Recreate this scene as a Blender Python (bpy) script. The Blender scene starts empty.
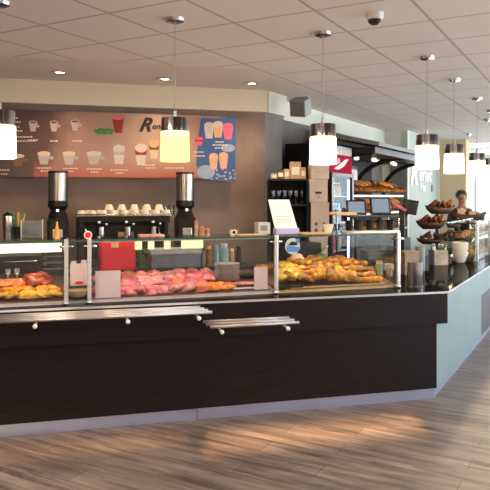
import bpy, bmesh, math, random
from math import sin, cos, pi, radians as R
from mathutils import Vector, Matrix, noise
random.seed(7)
C = bpy.context.scene.collection
H = 1.68; FP = 637.0; CX = 245.0; HY = 197.0; CEIL = 2.88

# ------------------------------------------------------------------ materials
MAT = {}
def principled(name, col, rough=.5, metal=0, spec=.5, emit=None, es=0, coat=0):
    m = bpy.data.materials.new(name); m.use_nodes = True
    b = m.node_tree.nodes['Principled BSDF']
    b.inputs['Base Color'].default_value = (*col, 1); b.inputs['Roughness'].default_value = rough
    b.inputs['Metallic'].default_value = metal; b.inputs['Specular IOR Level'].default_value = spec
    b.inputs['Coat Weight'].default_value = coat
    if emit: b.inputs['Emission Color'].default_value = (*emit, 1); b.inputs['Emission Strength'].default_value = es
    MAT[name] = m
    return m
def noisy(name, c1, c2, scale=8, rough=.5, metal=0, bump=0, stretch=(1, 1, 1), detail=4, coat=0, lo=.35, hi=.65, spec=.5):
    m = principled(name, c1, rough, metal, spec, coat=coat); nt = m.node_tree; b = nt.nodes['Principled BSDF']
    tc = nt.nodes.new('ShaderNodeTexCoord'); mp = nt.nodes.new('ShaderNodeMapping'); mp.inputs['Scale'].default_value = stretch
    n = nt.nodes.new('ShaderNodeTexNoise'); n.inputs['Scale'].default_value = scale; n.inputs['Detail'].default_value = detail
    r = nt.nodes.new('ShaderNodeValToRGB'); r.color_ramp.elements[0].position = lo; r.color_ramp.elements[1].position = hi
    r.color_ramp.elements[0].color = (*c1, 1); r.color_ramp.elements[1].color = (*c2, 1)
    nt.links.new(tc.outputs['Object'], mp.inputs[0]); nt.links.new(mp.outputs[0], n.inputs['Vector'])
    nt.links.new(n.outputs['Fac'], r.inputs[0]); nt.links.new(r.outputs[0], b.inputs['Base Color'])
    if bump:
        bp = nt.nodes.new('ShaderNodeBump'); bp.inputs['Strength'].default_value = bump; bp.inputs['Distance'].default_value = .01
        nt.links.new(n.outputs['Fac'], bp.inputs['Height']); nt.links.new(bp.outputs[0], b.inputs['Normal'])
    return m
def glassy(name, tint=(.93, .97, .96), refl=.12, rough=.02, k=.6):
    m = bpy.data.materials.new(name); m.use_nodes = True; nt = m.node_tree; nt.nodes.clear()
    o = nt.nodes.new('ShaderNodeOutputMaterial'); mx = nt.nodes.new('ShaderNodeMixShader')
    t = nt.nodes.new('ShaderNodeBsdfTransparent'); g = nt.nodes.new('ShaderNodeBsdfGlossy')
    t.inputs[0].default_value = (*tint, 1); g.inputs['Roughness'].default_value = rough
    lw = nt.nodes.new('ShaderNodeLayerWeight'); lw.inputs[0].default_value = .35
    ml = nt.nodes.new('ShaderNodeMath'); ml.operation = 'MULTIPLY_ADD'; ml.inputs[1].default_value = k; ml.inputs[2].default_value = refl * .35
    nt.links.new(lw.outputs['Fresnel'], ml.inputs[0]); nt.links.new(ml.outputs[0], mx.inputs[0])
    nt.links.new(t.outputs[0], mx.inputs[1]); nt.links.new(g.outputs[0], mx.inputs[2]); nt.links.new(mx.outputs[0], o.inputs[0])
    MAT[name] = m; return m
def emis(name, col, s):
    m = bpy.data.materials.new(name); m.use_nodes = True; nt = m.node_tree; nt.nodes.clear()
    o = nt.nodes.new('ShaderNodeOutputMaterial'); e = nt.nodes.new('ShaderNodeEmission')
    e.inputs[0].default_value = (*col, 1); e.inputs[1].default_value = s; nt.links.new(e.outputs[0], o.inputs[0])
    MAT[name] = m; return m

noisy('laminate', (.0065, .0035, .0045), (.012, .007, .008), 6, .5, stretch=(1, 1, 12), spec=.22)
noisy('teal_panel', (.22, .32, .33), (.25, .35, .36), 2, .4, spec=.3)
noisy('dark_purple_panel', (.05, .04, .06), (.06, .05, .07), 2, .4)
noisy('plinth', (.26, .29, .42), (.30, .33, .47), 3, .38, metal=.35)
noisy('granite', (.006, .007, .007), (.04, .04, .036), 120, .06, lo=.5, hi=.8, spec=.06)
noisy('trim_metal', (.72, .75, .80), (.82, .85, .9), 20, .22, metal=.8, stretch=(.05, .05, 8))
noisy('steel', (.55, .55, .56), (.72, .72, .73), 30, .25, metal=1, stretch=(1, 1, .05))
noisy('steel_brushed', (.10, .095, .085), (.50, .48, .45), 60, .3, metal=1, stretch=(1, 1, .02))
noisy('chrome', (.10, .085, .075), (.80, .80, .82), 16, .18, metal=1, stretch=(1, 1, .02), detail=3, lo=.40, hi=.60)  # dark and bright streaks in the colour imitate mirrored surroundings
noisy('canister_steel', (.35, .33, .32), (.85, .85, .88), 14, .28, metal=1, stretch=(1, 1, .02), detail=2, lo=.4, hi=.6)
noisy('box_metal', (.26, .18, .13), (.40, .30, .22), 10, .35, metal=.7)
noisy('rail_metal', (.50, .47, .48), (.54, .51, .52), 4, .38, metal=1)
noisy('black', (.006, .006, .007), (.012, .011, .013), 10, .35, spec=.3)
noisy('black_matt', (.006, .006, .006), (.012, .011, .011), 10, .7, spec=.2)
noisy('dark_grey', (.022, .022, .025), (.04, .04, .044), 10, .5, spec=.3)
noisy('mid_grey', (.16, .165, .17), (.2, .205, .21), 10, .5)
noisy('speaker_grey', (.24, .245, .25), (.28, .285, .29), 10, .5)
noisy('light_grey', (.42, .43, .45), (.5, .51, .52), 10, .5)
noisy('blue_grey', (.10, .13, .18), (.16, .19, .25), 10, .4)
noisy('white_paint', (.80, .80, .76), (.84, .84, .80), 3, .7)
noisy('white', (.84, .84, .84), (.88, .88, .88), 8, .4)
noisy('porcelain', (.78, .72, .60), (.85, .79, .68), 8, .2)
noisy('plate_glaze', (.50, .47, .46), (.6, .57, .56), 8, .2)
noisy('plaster_wall', (.185, .13, .11), (.25, .18, .15), 2.5, .7, detail=8, bump=.05)
noisy('plaster_grey', (.15, .145, .14), (.18, .175, .17), 2.5, .7, detail=8)
noisy('cream_paint', (.66, .58, .46), (.70, .62, .50), 1.5, .75)
noisy('cream_white', (.68, .70, .62), (.72, .74, .66), 1.5, .75)
noisy('pale_wall', (.48, .53, .49), (.52, .57, .52), 1.5, .7)
noisy('beige_wall', (.60, .48, .30), (.64, .52, .34), 1.5, .7)
noisy('ceiling_plaster', (.74, .69, .67), (.78, .72, .70), 1.5, .85)
noisy('wicker', (.025, .010, .006), (.085, .036, .018), 40, .6, bump=.5, stretch=(1, 1, 2))
noisy('bread', (.40, .15, .045), (.68, .32, .10), 14, .6, bump=.3)
noisy('dark_bread', (.10, .035, .018), (.28, .11, .05), 14, .6, bump=.3)
noisy('croissant', (.30, .085, .02), (.80, .42, .12), 22, .4, bump=.2, detail=6)
noisy('golden_bun', (.55, .24, .06), (.85, .52, .18), 16, .4, bump=.15)
noisy('brown_roll', (.20, .07, .03), (.50, .22, .09), 16, .4, bump=.15)
noisy('pink_bun', (.80, .38, .24), (.86, .55, .40), 16, .4, bump=.15)
noisy('cheese_roll', (.70, .42, .08), (.88, .66, .22), 16, .45, bump=.15)
noisy('meat_pink', (.55, .12, .14), (.85, .38, .38), 22, .35, bump=.2)
noisy('meat_pale', (.68, .26, .25), (.88, .52, .48), 18, .35, bump=.2)
noisy('meat_salmon', (.70, .20, .13), (.85, .38, .26), 18, .35, bump=.2)
noisy('meat_red', (.42, .05, .07), (.75, .25, .28), 18, .3, bump=.2)
noisy('meat_orange', (.78, .22, .07), (.88, .45, .16), 20, .3, bump=.2)
noisy('schnitzel', (.62, .26, .05), (.84, .54, .20), 30, .6, bump=.4)
noisy('roast', (.10, .012, .01), (.42, .05, .03), 16, .22, bump=.35)
noisy('paper_white', (.85, .84, .80), (.88, .87, .84), 5, .7)
noisy('paper_pink', (.78, .58, .62), (.84, .66, .70), 7, .7)
noisy('kraft', (.50, .33, .20), (.58, .40, .26), 8, .7)
noisy('carton', (.52, .42, .38), (.58, .48, .43), 8, .7)
noisy('purple_stand', (.42, .40, .68), (.48, .46, .74), 8, .4)
noisy('red_plastic', (.85, .008, .03), (.90, .015, .05), 5, .35)
noisy('red_tray', (.45, .10, .10), (.52, .13, .13), 5, .45)
noisy('wood_board', (.55, .33, .15), (.70, .47, .25), 12, .5, stretch=(.3, 3, 3))
noisy('wood_mill', (.35, .17, .10), (.48, .26, .16), 12, .4)
noisy('wood_box', (.30, .20, .13), (.40, .28, .19), 12, .5, stretch=(.3, 3, 3))
noisy('leaf', (.02, .10, .015), (.07, .24, .04), 20, .5)
noisy('straw_green', (.02, .18, .05), (.03, .25, .07), 5, .4)
noisy('straw_yellow', (.70, .40, .04), (.75, .45, .05), 5, .4)
noisy('blue_print', (.03, .16, .50), (.06, .24, .62), 8, .4)
noisy('skin', (.26, .12, .08), (.33, .16, .11), 12, .5)
noisy('hair', (.015, .010, .008), (.03, .02, .015), 40, .5)
noisy('black_cloth', (.012, .012, .016), (.02, .02, .025), 30, .85)
noisy('dark_glass_plastic', (.02, .025, .03), (.05, .06, .07), 10, .1)
noisy('jar_green', (.10, .16, .06), (.25, .30, .12), 10, .2)
noisy('jar_brown', (.14, .06, .02), (.3, .14, .05), 10, .2)
noisy('jar_blue', (.20, .42, .50), (.35, .55, .6), 10, .2)
noisy('jar_amber', (.55, .28, .06), (.7, .42, .12), 10, .2)
noisy('deck_dark', (.16, .09, .09), (.22, .13, .13), 10, .3)
noisy('tray_rim', (.60, .50, .50), (.68, .58, .58), 10, .3)
noisy('pastry_tray', (.14, .07, .035), (.22, .12, .06), 10, .4)
noisy('glass_edge', (.02, .07, .05), (.04, .10, .08), 10, .15)
glassy('glass', (.95, .975, .965), .04, .02, .35); glassy('door_glass', (.9, .95, 1), 0, .02, .10)
glassy('shelf_glass', (.86, .93, .89), .12); glassy('window_glass', (.97, .98, 1), .1); glassy('tumbler', (.80, .84, .86), .35)
emis('lamp_white', (1.0, .88, .66), 3.2); emis('lamp_band', (1.0, .70, .38), 1.3); emis('lamp_yellow', (1.0, .75, .23), 1.3)
emis('downlight_glow', (1, .80, .50), 14); emis('tube_white', (.95, .98, 1), 4)
emis('case_tube', (1.0, .80, .42), 2.2); emis('reflection_glow', (1, .76, .42), .9); emis('fridge_glow', (.25, .60, 1), .65); emis('fridge_led', (.62, .62, 1), 2.2)
emis('screen', (.50, .60, .70), .35); emis('fridge_header', (.55, .03, .06), .5); emis('spot_glint', (1, .92, .75), 3)

# every piece of food is baked or cut a little darker or lighter than the next
for nm_, lo_, hi_ in (('croissant', .42, 1.1), ('golden_bun', .5, 1.1), ('brown_roll', .5, 1.2), ('cheese_roll', .6, 1.05), ('meat_pink', .5, 1.05), ('meat_pale', .6, 1.05), ('meat_salmon', .6, 1.1), ('schnitzel', .55, 1.05), ('bread', .55, 1.1), ('dark_bread', .6, 1.3), ('meat_orange', .6, 1.1)):
    nt = MAT[nm_].node_tree; b_ = nt.nodes['Principled BSDF']; src = b_.inputs['Base Color'].links[0].from_socket
    oi = nt.nodes.new('ShaderNodeObjectInfo'); mr = nt.nodes.new('ShaderNodeMapRange'); mr.inputs[3].default_value = lo_; mr.inputs[4].default_value = hi_
    hs = nt.nodes.new('ShaderNodeHueSaturation'); hs.inputs['Saturation'].default_value = 1.15; nt.links.new(oi.outputs['Random'], mr.inputs[0]); nt.links.new(mr.outputs[0], hs.inputs['Value']); nt.links.new(src, hs.inputs['Color']); nt.links.new(hs.outputs[0], b_.inputs['Base Color'])
# polished stone: dull body under a thin clear sheen
nt = MAT['granite'].node_tree; g_ = nt.nodes.new('ShaderNodeBsdfGlossy'); g_.inputs['Roughness'].default_value = .05; lw = nt.nodes.new('ShaderNodeFresnel')
lw.inputs['IOR'].default_value = 1.5; mm_ = nt.nodes.new('ShaderNodeMath'); mm_.operation = 'MULTIPLY_ADD'; mm_.inputs[1].default_value = .30; mm_.inputs[2].default_value = .02
mx = nt.nodes.new('ShaderNodeMixShader'); o_ = [n for n in nt.nodes if n.type == 'OUTPUT_MATERIAL'][0]; p_ = nt.nodes['Principled BSDF']; p_.inputs['Specular IOR Level'].default_value = 0
nt.links.new(lw.outputs[0], mm_.inputs[0]); nt.links.new(mm_.outputs[0], mx.inputs[0]); nt.links.new(p_.outputs[0], mx.inputs[1]); nt.links.new(g_.outputs[0], mx.inputs[2]); nt.links.new(mx.outputs[0], o_.inputs[0])
# floor planks
m = principled('floor_wood', (.2, .15, .11), .42); nt = m.node_tree; b = nt.nodes['Principled BSDF']
tc = nt.nodes.new('ShaderNodeTexCoord'); mp = nt.nodes.new('ShaderNodeMapping'); mp.inputs['Rotation'].default_value = (0, 0, R(29.1))
mp.inputs['Location'].default_value = (.25, .07, 0)
br = nt.nodes.new('ShaderNodeTexBrick'); br.offset = .37; br.offset_frequency = 2
br.inputs['Scale'].default_value = 1; br.inputs['Brick Width'].default_value = 1.25; br.inputs['Row Height'].default_value = .19
br.inputs['Mortar Size'].default_value = .0022; br.inputs['Mortar Smooth'].default_value = .3
br.inputs['Color1'].default_value = (.28, .23, .20, 1); br.inputs['Color2'].default_value = (.195, .16, .142, 1); br.inputs['Mortar'].default_value = (.075, .055, .045, 1)
mp2 = nt.nodes.new('ShaderNodeMapping'); mp2.inputs['Rotation'].default_value = (0, 0, R(29.1))
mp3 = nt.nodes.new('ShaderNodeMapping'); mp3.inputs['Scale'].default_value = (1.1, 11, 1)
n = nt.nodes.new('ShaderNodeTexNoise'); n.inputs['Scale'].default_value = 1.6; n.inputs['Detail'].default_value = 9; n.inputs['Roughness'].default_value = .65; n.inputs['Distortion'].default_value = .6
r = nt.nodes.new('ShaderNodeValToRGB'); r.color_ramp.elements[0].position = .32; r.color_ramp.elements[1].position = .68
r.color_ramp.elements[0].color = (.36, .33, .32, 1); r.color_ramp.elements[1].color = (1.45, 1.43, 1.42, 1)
mx = nt.nodes.new('ShaderNodeMix'); mx.data_type = 'RGBA'; mx.blend_type = 'MULTIPLY'; mx.inputs[0].default_value = 1
L = nt.links.new
L(tc.outputs['Object'], mp.inputs[0]); L(mp.outputs[0], br.inputs['Vector'])
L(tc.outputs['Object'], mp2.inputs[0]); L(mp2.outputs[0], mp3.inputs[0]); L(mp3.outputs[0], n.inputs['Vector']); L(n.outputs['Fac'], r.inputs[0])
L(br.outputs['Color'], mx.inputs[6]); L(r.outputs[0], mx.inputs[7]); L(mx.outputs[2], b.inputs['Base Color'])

# ceiling tiles 0.6 m
m = principled('ceiling_tiles', (.6, .6, .6), .85); nt = m.node_tree; b = nt.nodes['Principled BSDF']; L = nt.links.new
tc = nt.nodes.new('ShaderNodeTexCoord'); mp = nt.nodes.new('ShaderNodeMapping'); mp.inputs['Rotation'].default_value = (0, 0, R(29.1))
sp = nt.nodes.new('ShaderNodeSeparateXYZ'); L(tc.outputs['Object'], mp.inputs[0]); L(mp.outputs[0], sp.inputs[0])
outs = []
for ax, off in (('X', 2.2 + 60), ('Y', -3.2 + 60)):
    a = nt.nodes.new('ShaderNodeMath'); a.operation = 'ADD'; a.inputs[1].default_value = off; L(sp.outputs[ax], a.inputs[0])
    d = nt.nodes.new('ShaderNodeMath'); d.operation = 'DIVIDE'; d.inputs[1].default_value = .6; L(a.outputs[0], d.inputs[0])
    f = nt.nodes.new('ShaderNodeMath'); f.operation = 'PINGPONG'; f.inputs[1].default_value = .5; L(d.outputs[0], f.inputs[0])
    g = nt.nodes.new('ShaderNodeMath'); g.operation = 'LESS_THAN'; g.inputs[1].default_value = .017; L(f.outputs[0], g.inputs[0]); outs.append(g)
mxx = nt.nodes.new('ShaderNodeMath'); mxx.operation = 'MAXIMUM'; L(outs[0].outputs[0], mxx.inputs[0]); L(outs[1].outputs[0], mxx.inputs[1])
n = nt.nodes.new('ShaderNodeTexNoise'); n.inputs['Scale'].default_value = 1.2; L(tc.outputs['Object'], n.inputs['Vector'])
r = nt.nodes.new('ShaderNodeValToRGB'); r.color_ramp.elements[0].color = (.76, .72, .70, 1); r.color_ramp.elements[1].color = (.86, .82, .80, 1); L(n.outputs['Fac'], r.inputs[0])
mc = nt.nodes.new('ShaderNodeMix'); mc.data_type = 'RGBA'; L(mxx.outputs[0], mc.inputs[0]); L(r.outputs[0], mc.inputs[6]); mc.inputs[7].default_value = (.50, .445, .42, 1)
L(mc.outputs[2], b.inputs['Base Color'])

# printed banner artwork background
m = principled('banner_print', (.4, .2, .15), .35); nt = m.node_tree; b = nt.nodes['Principled BSDF']; L = nt.links.new
tc = nt.nodes.new('ShaderNodeTexCoord'); sp = nt.nodes.new('ShaderNodeSeparateXYZ'); L(tc.outputs['Object'], sp.inputs[0])
n = nt.nodes.new('ShaderNodeTexNoise'); n.inputs['Scale'].default_value = 3.0; n.inputs['Detail'].default_value = 5; L(tc.outputs['Object'], n.inputs['Vector'])
xx = nt.nodes.new('ShaderNodeMath'); xx.operation = 'MULTIPLY_ADD'; xx.inputs[1].default_value = .22; L(n.outputs['Fac'], xx.inputs[0])
dv = nt.nodes.new('ShaderNodeMath'); dv.operation = 'MULTIPLY_ADD'; dv.inputs[1].default_value = .4; dv.inputs[2].default_value = -.11; L(sp.outputs['X'], dv.inputs[0]); L(dv.outputs[0], xx.inputs[2])
r = nt.nodes.new('ShaderNodeValToRGB'); cr = r.color_ramp
cols = [(0.0, (.05, .025, .025)), (.18, (.09, .04, .035)), (.30, (.30, .17, .14)), (.62, (.42, .27, .21)), (.90, (.36, .20, .14)), (.955, (.05, .07, .20)), (1.0, (.03, .07, .26))]
while len(cr.elements) < len(cols): cr.elements.new(.5)
for e, (p_, c_) in zip(cr.elements, cols): e.position = p_; e.color = (*c_, 1)
L(xx.outputs[0], r.inputs[0])
r2 = nt.nodes.new('ShaderNodeValToRGB'); r2.color_ramp.elements[0].position = .04; r2.color_ramp.elements[1].position = .24
r2.color_ramp.elements[0].color = (1, 1, 1, 1); r2.color_ramp.elements[1].color = (0, 0, 0, 1)
zn = nt.nodes.new('ShaderNodeMath'); zn.operation = 'MULTIPLY_ADD'; zn.inputs[1].default_value = .12; L(n.outputs['Fac'], zn.inputs[0]); L(sp.outputs['Z'], zn.inputs[2]); L(zn.outputs[0], r2.inputs[0])
lt = nt.nodes.new('ShaderNodeMath'); lt.operation = 'LESS_THAN'; lt.inputs[1].default_value = 2.05; L(sp.outputs['X'], lt.inputs[0])
gt = nt.nodes.new('ShaderNodeMath'); gt.operation = 'GREATER_THAN'; gt.inputs[1].default_value = .35; L(sp.outputs['X'], gt.inputs[0])
ml = nt.nodes.new('ShaderNodeMath'); ml.operation = 'MULTIPLY'; L(lt.outputs[0], ml.inputs[0]); L(r2.outputs[0], ml.inputs[1])
ml2 = nt.nodes.new('ShaderNodeMath'); ml2.operation = 'MULTIPLY'; L(gt.outputs[0], ml2.inputs[0]); L(ml.outputs[0], ml2.inputs[1])
mc = nt.nodes.new('ShaderNodeMix'); mc.data_type = 'RGBA'; L(ml2.outputs[0], mc.inputs[0]); L(r.outputs[0], mc.inputs[6]); mc.inputs[7].default_value = (.42, .09, .06, 1)
L(mc.outputs[2], b.inputs['Base Color'])
for nm, c_ in (('print_cream', (.55, .38, .29)), ('print_white', (.52, .45, .41)), ('print_brown', (.16, .06, .03)), ('print_red', (.26, .015, .02)), ('print_green', (.05, .22, .03)),
               ('print_pink', (.62, .10, .17)), ('print_tan', (.55, .30, .16)), ('print_grey', (.36, .32, .33)), ('print_black', (.01, .01, .01)), ('print_peach', (.58, .32, .2)), ('print_text', (.60, .52, .42)),
               ('print_blue', (.03, .08, .24)), ('print_ice', (.24, .30, .42))):
    noisy(nm, c_, tuple(min(1, v * 1.15) for v in c_), 20, .4)

# ------------------------------------------------------------------ mesh builder
class MB:
    def __init__(s): s.v = []; s.f = []; s.mi = []; s.sm = []; s.mats = []; s.M = Matrix()
    def mat(s, m):
        if m not in s.mats: s.mats.append(m)
        return s.mats.index(m)
    def add(s, vs, fs, m, smooth=False, M=None):
        b = len(s.v); T = s.M @ M if M is not None else s.M
        s.v += [tuple(T @ Vector(v)) for v in vs]; k = s.mat(m)
        for f in fs: s.f.append([b + i for i in f]); s.mi.append(k); s.sm.append(smooth)
        return s
    def box(s, x0, x1, y0, y1, z0, z1, m, M=None, bev=0):
        x0, x1 = min(x0, x1), max(x0, x1); y0, y1 = min(y0, y1), max(y0, y1); z0, z1 = min(z0, z1), max(z0, z1)
        if bev:
            bm = bmesh.new(); bmesh.ops.create_cube(bm, size=1)
            for v in bm.verts: v.co = Vector(((x0 + x1) / 2 + v.co.x * (x1 - x0), (y0 + y1) / 2 + v.co.y * (y1 - y0), (z0 + z1) / 2 + v.co.z * (z1 - z0)))
            bmesh.ops.bevel(bm, geom=bm.edges[:] + bm.verts[:], offset=bev, segments=2, affect='EDGES', profile=.6)
            s._bm(bm, m, False, M); return s
        vs = [(x0, y0, z0), (x1, y0, z0), (x1, y1, z0), (x0, y1, z0), (x0, y0, z1), (x1, y0, z1), (x1, y1, z1), (x0, y1, z1)]
        return s.add(vs, [(0, 3, 2, 1), (4, 5, 6, 7), (0, 1, 5, 4), (1, 2, 6, 5), (2, 3, 7, 6), (3, 0, 4, 7)], m, False, M)
    def _bm(s, bm, m, smooth, M):
        bm.verts.index_update()
        s.add([v.co[:] for v in bm.verts], [[v.index for v in f.verts] for f in bm.faces], m, smooth, M); bm.free()
    def lathe(s, prof, m, n=24, M=None, sx=1, sy=1, smooth=True, closed=False):
        vs = []; fs = []
        for r_, z in prof:
            for i in range(n): a = 2 * pi * i / n; vs.append((r_ * cos(a) * sx, r_ * sin(a) * sy, z))
        k = len(prof); base = list(range(k)); nxt = {}
        for j in range(1, k - 1):
            d0 = Vector((prof[j][0] - prof[j - 1][0], prof[j][1] - prof[j - 1][1])); d1 = Vector((prof[j + 1][0] - prof[j][0], prof[j + 1][1] - prof[j][1]))
            if d0.length > 1e-6 and d1.length > 1e-6 and d0.angle(d1) > .75:
                nxt[j] = len(vs) // n; vs += vs[j * n:(j + 1) * n]
        for j in range(k - 1):
            ja = nxt.get(j, j)
            for i in range(n): fs.append((ja * n + i, ja * n + (i + 1) % n, (j + 1) * n + (i + 1) % n, (j + 1) * n + i))
        s.add(vs, fs, m, smooth, M)
        if not closed:
            if prof[0][0] > 1e-4: s.add([(prof[0][0] * cos(2 * pi * i / n) * sx, prof[0][0] * sin(2 * pi * i / n) * sy, prof[0][1]) for i in range(n)], [list(range(n))[::-1]], m, False, M)
            if prof[-1][0] > 1e-4: s.add([(prof[-1][0] * cos(2 * pi * i / n) * sx, prof[-1][0] * sin(2 * pi * i / n) * sy, prof[-1][1]) for i in range(n)], [list(range(n))], m, False, M)
        return s
    def cyl(s, r_, z0, z1, m, n=24, M=None): return s.lathe([(r_, z0), (r_, z1)], m, n, M)
    def tube(s, pts, rad, m, n=8, M=None, smooth=True):
        pts = [Vector(p) for p in pts]; vs = []; fs = []
        for i, p in enumerate(pts):
            t = (pts[min(i + 1, len(pts) - 1)] - pts[max(i - 1, 0)]).normalized()
            a = Vector((0, 0, 1)) if abs(t.z) < .9 else Vector((1, 0, 0))
            x = t.cross(a).normalized(); y = t.cross(x)
            rr = rad[i] if isinstance(rad, (list, tuple)) else rad
            for k in range(n): an = 2 * pi * k / n; vs.append(tuple(p + (x * cos(an) + y * sin(an)) * rr))
        for j in range(len(pts) - 1):
            for i in range(n): fs.append((j * n + i, j * n + (i + 1) % n, (j + 1) * n + (i + 1) % n, (j + 1) * n + i))
        fs.append(list(range(n))[::-1]); fs.append([(len(pts) - 1) * n + i for i in range(n)])
        return s.add(vs, fs, m, smooth, M)
    def blob(s, rx, ry, rz, m, c=(0, 0, 0), amp=0, fr=3, seed=0, sub=3, flat=False, M=None):
        bm = bmesh.new(); bmesh.ops.create_icosphere(bm, subdivisions=sub, radius=1)
        for v in bm.verts:
            d = v.co.normalized(); k = 1 + amp * noise.noise(d * fr + Vector((seed * 7.3, seed, 0)))
            z = d.z * rz * k
            if flat and z < 0: z *= .35
            v.co = Vector((d.x * rx * k + c[0], d.y * ry * k + c[1], z + c[2]))
        s._bm(bm, m, True, M); return s
    def prism(s, poly, z0, z1, m, M=None):
        n = len(poly); ar = sum(poly[i][0] * poly[(i + 1) % n][1] - poly[(i + 1) % n][0] * poly[i][1] for i in range(n))
        if ar < 0: poly = poly[::-1]
        vs = [(x, y, z0) for x, y in poly] + [(x, y, z1) for x, y in poly]
        fs = [list(range(n))[::-1], [n + i for i in range(n)]] + [(i, (i + 1) % n, n + (i + 1) % n, n + i) for i in range(n)]
        return s.add(vs, fs, m, False, M)
    def mesh(s, name):
        me = bpy.data.meshes.new(name); me.from_pydata(s.v, [], s.f); me.update()
        for m in s.mats: me.materials.append(MAT[m])
        me.polygons.foreach_set('material_index', s.mi); me.polygons.foreach_set('use_smooth', s.sm); me.update()
        return me
    def build(s, name, parent=None, loc=(0, 0, 0), rz=0, label=None, cat=None, group=None, kind=None):
        o = bpy.data.objects.new(name, s.mesh(name)); C.objects.link(o)
        o.location = loc; o.rotation_euler = (0, 0, rz)
        if parent: o.parent = parent
        return tag(o, label, cat, group, kind)
def tag(o, label=None, cat=None, group=None, kind=None):
    if label: o['label'] = label
    if cat: o['category'] = cat
    if group: o['group'] = group
    if kind: o['kind'] = kind
    return o
def thing(name, label, cat, loc=(0, 0, 0), rz=0, group=None):
    o = bpy.data.objects.new(name, None); C.objects.link(o); o.location = loc; o.rotation_euler = (0, 0, rz); o.empty_display_size = .1
    return tag(o, label, cat, group)
def dup(root, loc, rz=None, label=None, scale=None):
    c = root.copy(); C.objects.link(c); c.location = loc
    if rz is not None: c.rotation_euler = (0, 0, rz)
    if scale: c.scale = scale
    if label: c['label'] = label
    for ch in list(root.children):
        k = ch.copy(); C.objects.link(k); k.parent = c
        for g in list(ch.children):
            q = g.copy(); C.objects.link(q); q.parent = k
    return c
def T(x, y, z): return Matrix.Translation((x, y, z))
def RX(a): return Matrix.Rotation(a, 4, 'X')
def RY(a): return Matrix.Rotation(a, 4, 'Y')
def RZ(a): return Matrix.Rotation(a, 4, 'Z')
def S3(x, y, z): return Matrix.Diagonal((x, y, z, 1))
def text(name, body, size, loc, rz, mat, parent=None, shear=0, ext=.002, rx=pi / 2, align='LEFT', ofs=None, sx=1):
    cu = bpy.data.curves.new(name, 'FONT'); cu.body = body; cu.size = size; cu.shear = shear; cu.extrude = ext; cu.align_x = align; cu.offset = size * .02
    o = bpy.data.objects.new(name, cu); C.objects.link(o); o.location = loc; o.rotation_euler = (rx, 0, rz); cu.materials.append(MAT[mat])
    if ofs is not None: cu.offset = ofs
    me = bpy.data.meshes.new_from_object(o.evaluated_get(bpy.context.evaluated_depsgraph_get())); q = bpy.data.objects.new(name, me); C.objects.link(q)
    q.location = o.location; q.rotation_euler = o.rotation_euler; q.scale = (sx, 1, 1)
    bpy.data.objects.remove(o); q.name = name
    if parent: q.parent = parent
    return q
ORD = ['first', 'second', 'third', 'fourth', 'fifth', 'sixth', 'seventh', 'eighth', 'ninth', 'tenth', 'eleventh', 'twelfth', 'thirteenth', 'fourteenth', 'fifteenth', 'sixteenth', 'seventeenth', 'eighteenth']

# ------------------------------------------------------------------ frames of the place
U = Vector((.9673, .2538)); NF = Vector((.2538, -.9673)); A = Vector((.4863, .8738)); NS = Vector((.8738, -.4863))
C0 = Vector((1.690, 5.290)); RZF = math.atan2(U.y, U.x); RZS = math.atan2(A.y, A.x)
G1 = Vector((-1.30, 4.63)); G = (Vector((1.325, 5.5)) - G1).normalized(); RZG = math.atan2(G.y, G.x); NG = Vector((G.y, -G.x))
def at(px, d): return Vector(((px - CX) / FP * d, d))
def zat(py, d): return H - (py - HY) * d / FP
def along(P, D, N, px, o=0):            # distance along D from P (shifted o along N) where the line of sight px crosses
    k = (px - CX) / FP; q = P + N * o
    return (k * q.y - q.x) / (D.x - k * D.y)
def gs(px, o=0): return along(G1, G, NG, px, o)
def gp(px, o=0): return G1 + G * gs(px, o) + NG * o
def cross2(n1, c1, n2, c2):
    det = n1.x * n2.y - n1.y * n2.x
    return Vector(((c1 * n2.y - c2 * n1.y) / det, (n1.x * c2 - n2.x * c1) / det))
def corner(af, as_): return cross2(NF, C0.dot(NF) - af, NS, C0.dot(NS) - as_)

# ------------------------------------------------------------------ room shell
def struct(mb, name, parent=None): return mb.build(name, parent, kind='structure')
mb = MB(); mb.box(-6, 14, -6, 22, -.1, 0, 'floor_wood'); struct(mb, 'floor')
E1 = Vector((.085, 6.0))
K0 = Vector((-2.48, 6.45)) - U * 2.6; K1 = Vector((.227, 7.24)); K2 = Vector((.441, 7.6)); K3 = Vector((.465, 8.0)); K4 = Vector((2.51, 11.67))
K5 = Vector((2.92, 11.44)); K6 = Vector((4.09, 13.55)); K7 = Vector((4.60, 13.26)); K8 = K7 + A * .6
mb = MB(); mb.prism([tuple(p) for p in (E1 - U * 6, E1, E1 + A * 18, Vector((14, 21)), Vector((14, .7)), Vector((7.1, -1.45)), Vector((-5.3, -4.7)), Vector((-6, -4.8)))], CEIL, CEIL + .1, 'ceiling_tiles'); struct(mb, 'ceiling')
mb = MB(); mb.prism([tuple(p) for p in (E1 - U * 6, E1, E1 + A * 18, E1 + A * 18 - NS * 4, Vector((-6, 9)))], CEIL, CEIL + .1, 'ceiling_plaster'); struct(mb, 'ceiling_border')
def wall(name, p, q, m, z0=0, z1=CEIL, th=.12, holes=(), side=1):
    d = (q - p); l = d.length; d.normalize(); mb = MB(); rz = math.atan2(d.y, d.x)
    y0, y1 = (0, th) if side > 0 else (-th, 0); x = 0
    for (a, b_, za, zb) in sorted(holes):
        mb.box(x, a, y0, y1, z0, z1, m)
        mb.box(a, b_, y0, y1, z0, za, m); mb.box(a, b_, y0, y1, zb, z1, m); x = b_
    mb.box(x, l, y0, y1, z0, z1, m)
    return mb.build(name, None, (p.x, p.y, 0), rz, kind='structure')
wall('wall_back', K0, K1, 'plaster_wall')
wall('wall_back_return', K1, K2, 'plaster_grey')
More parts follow.
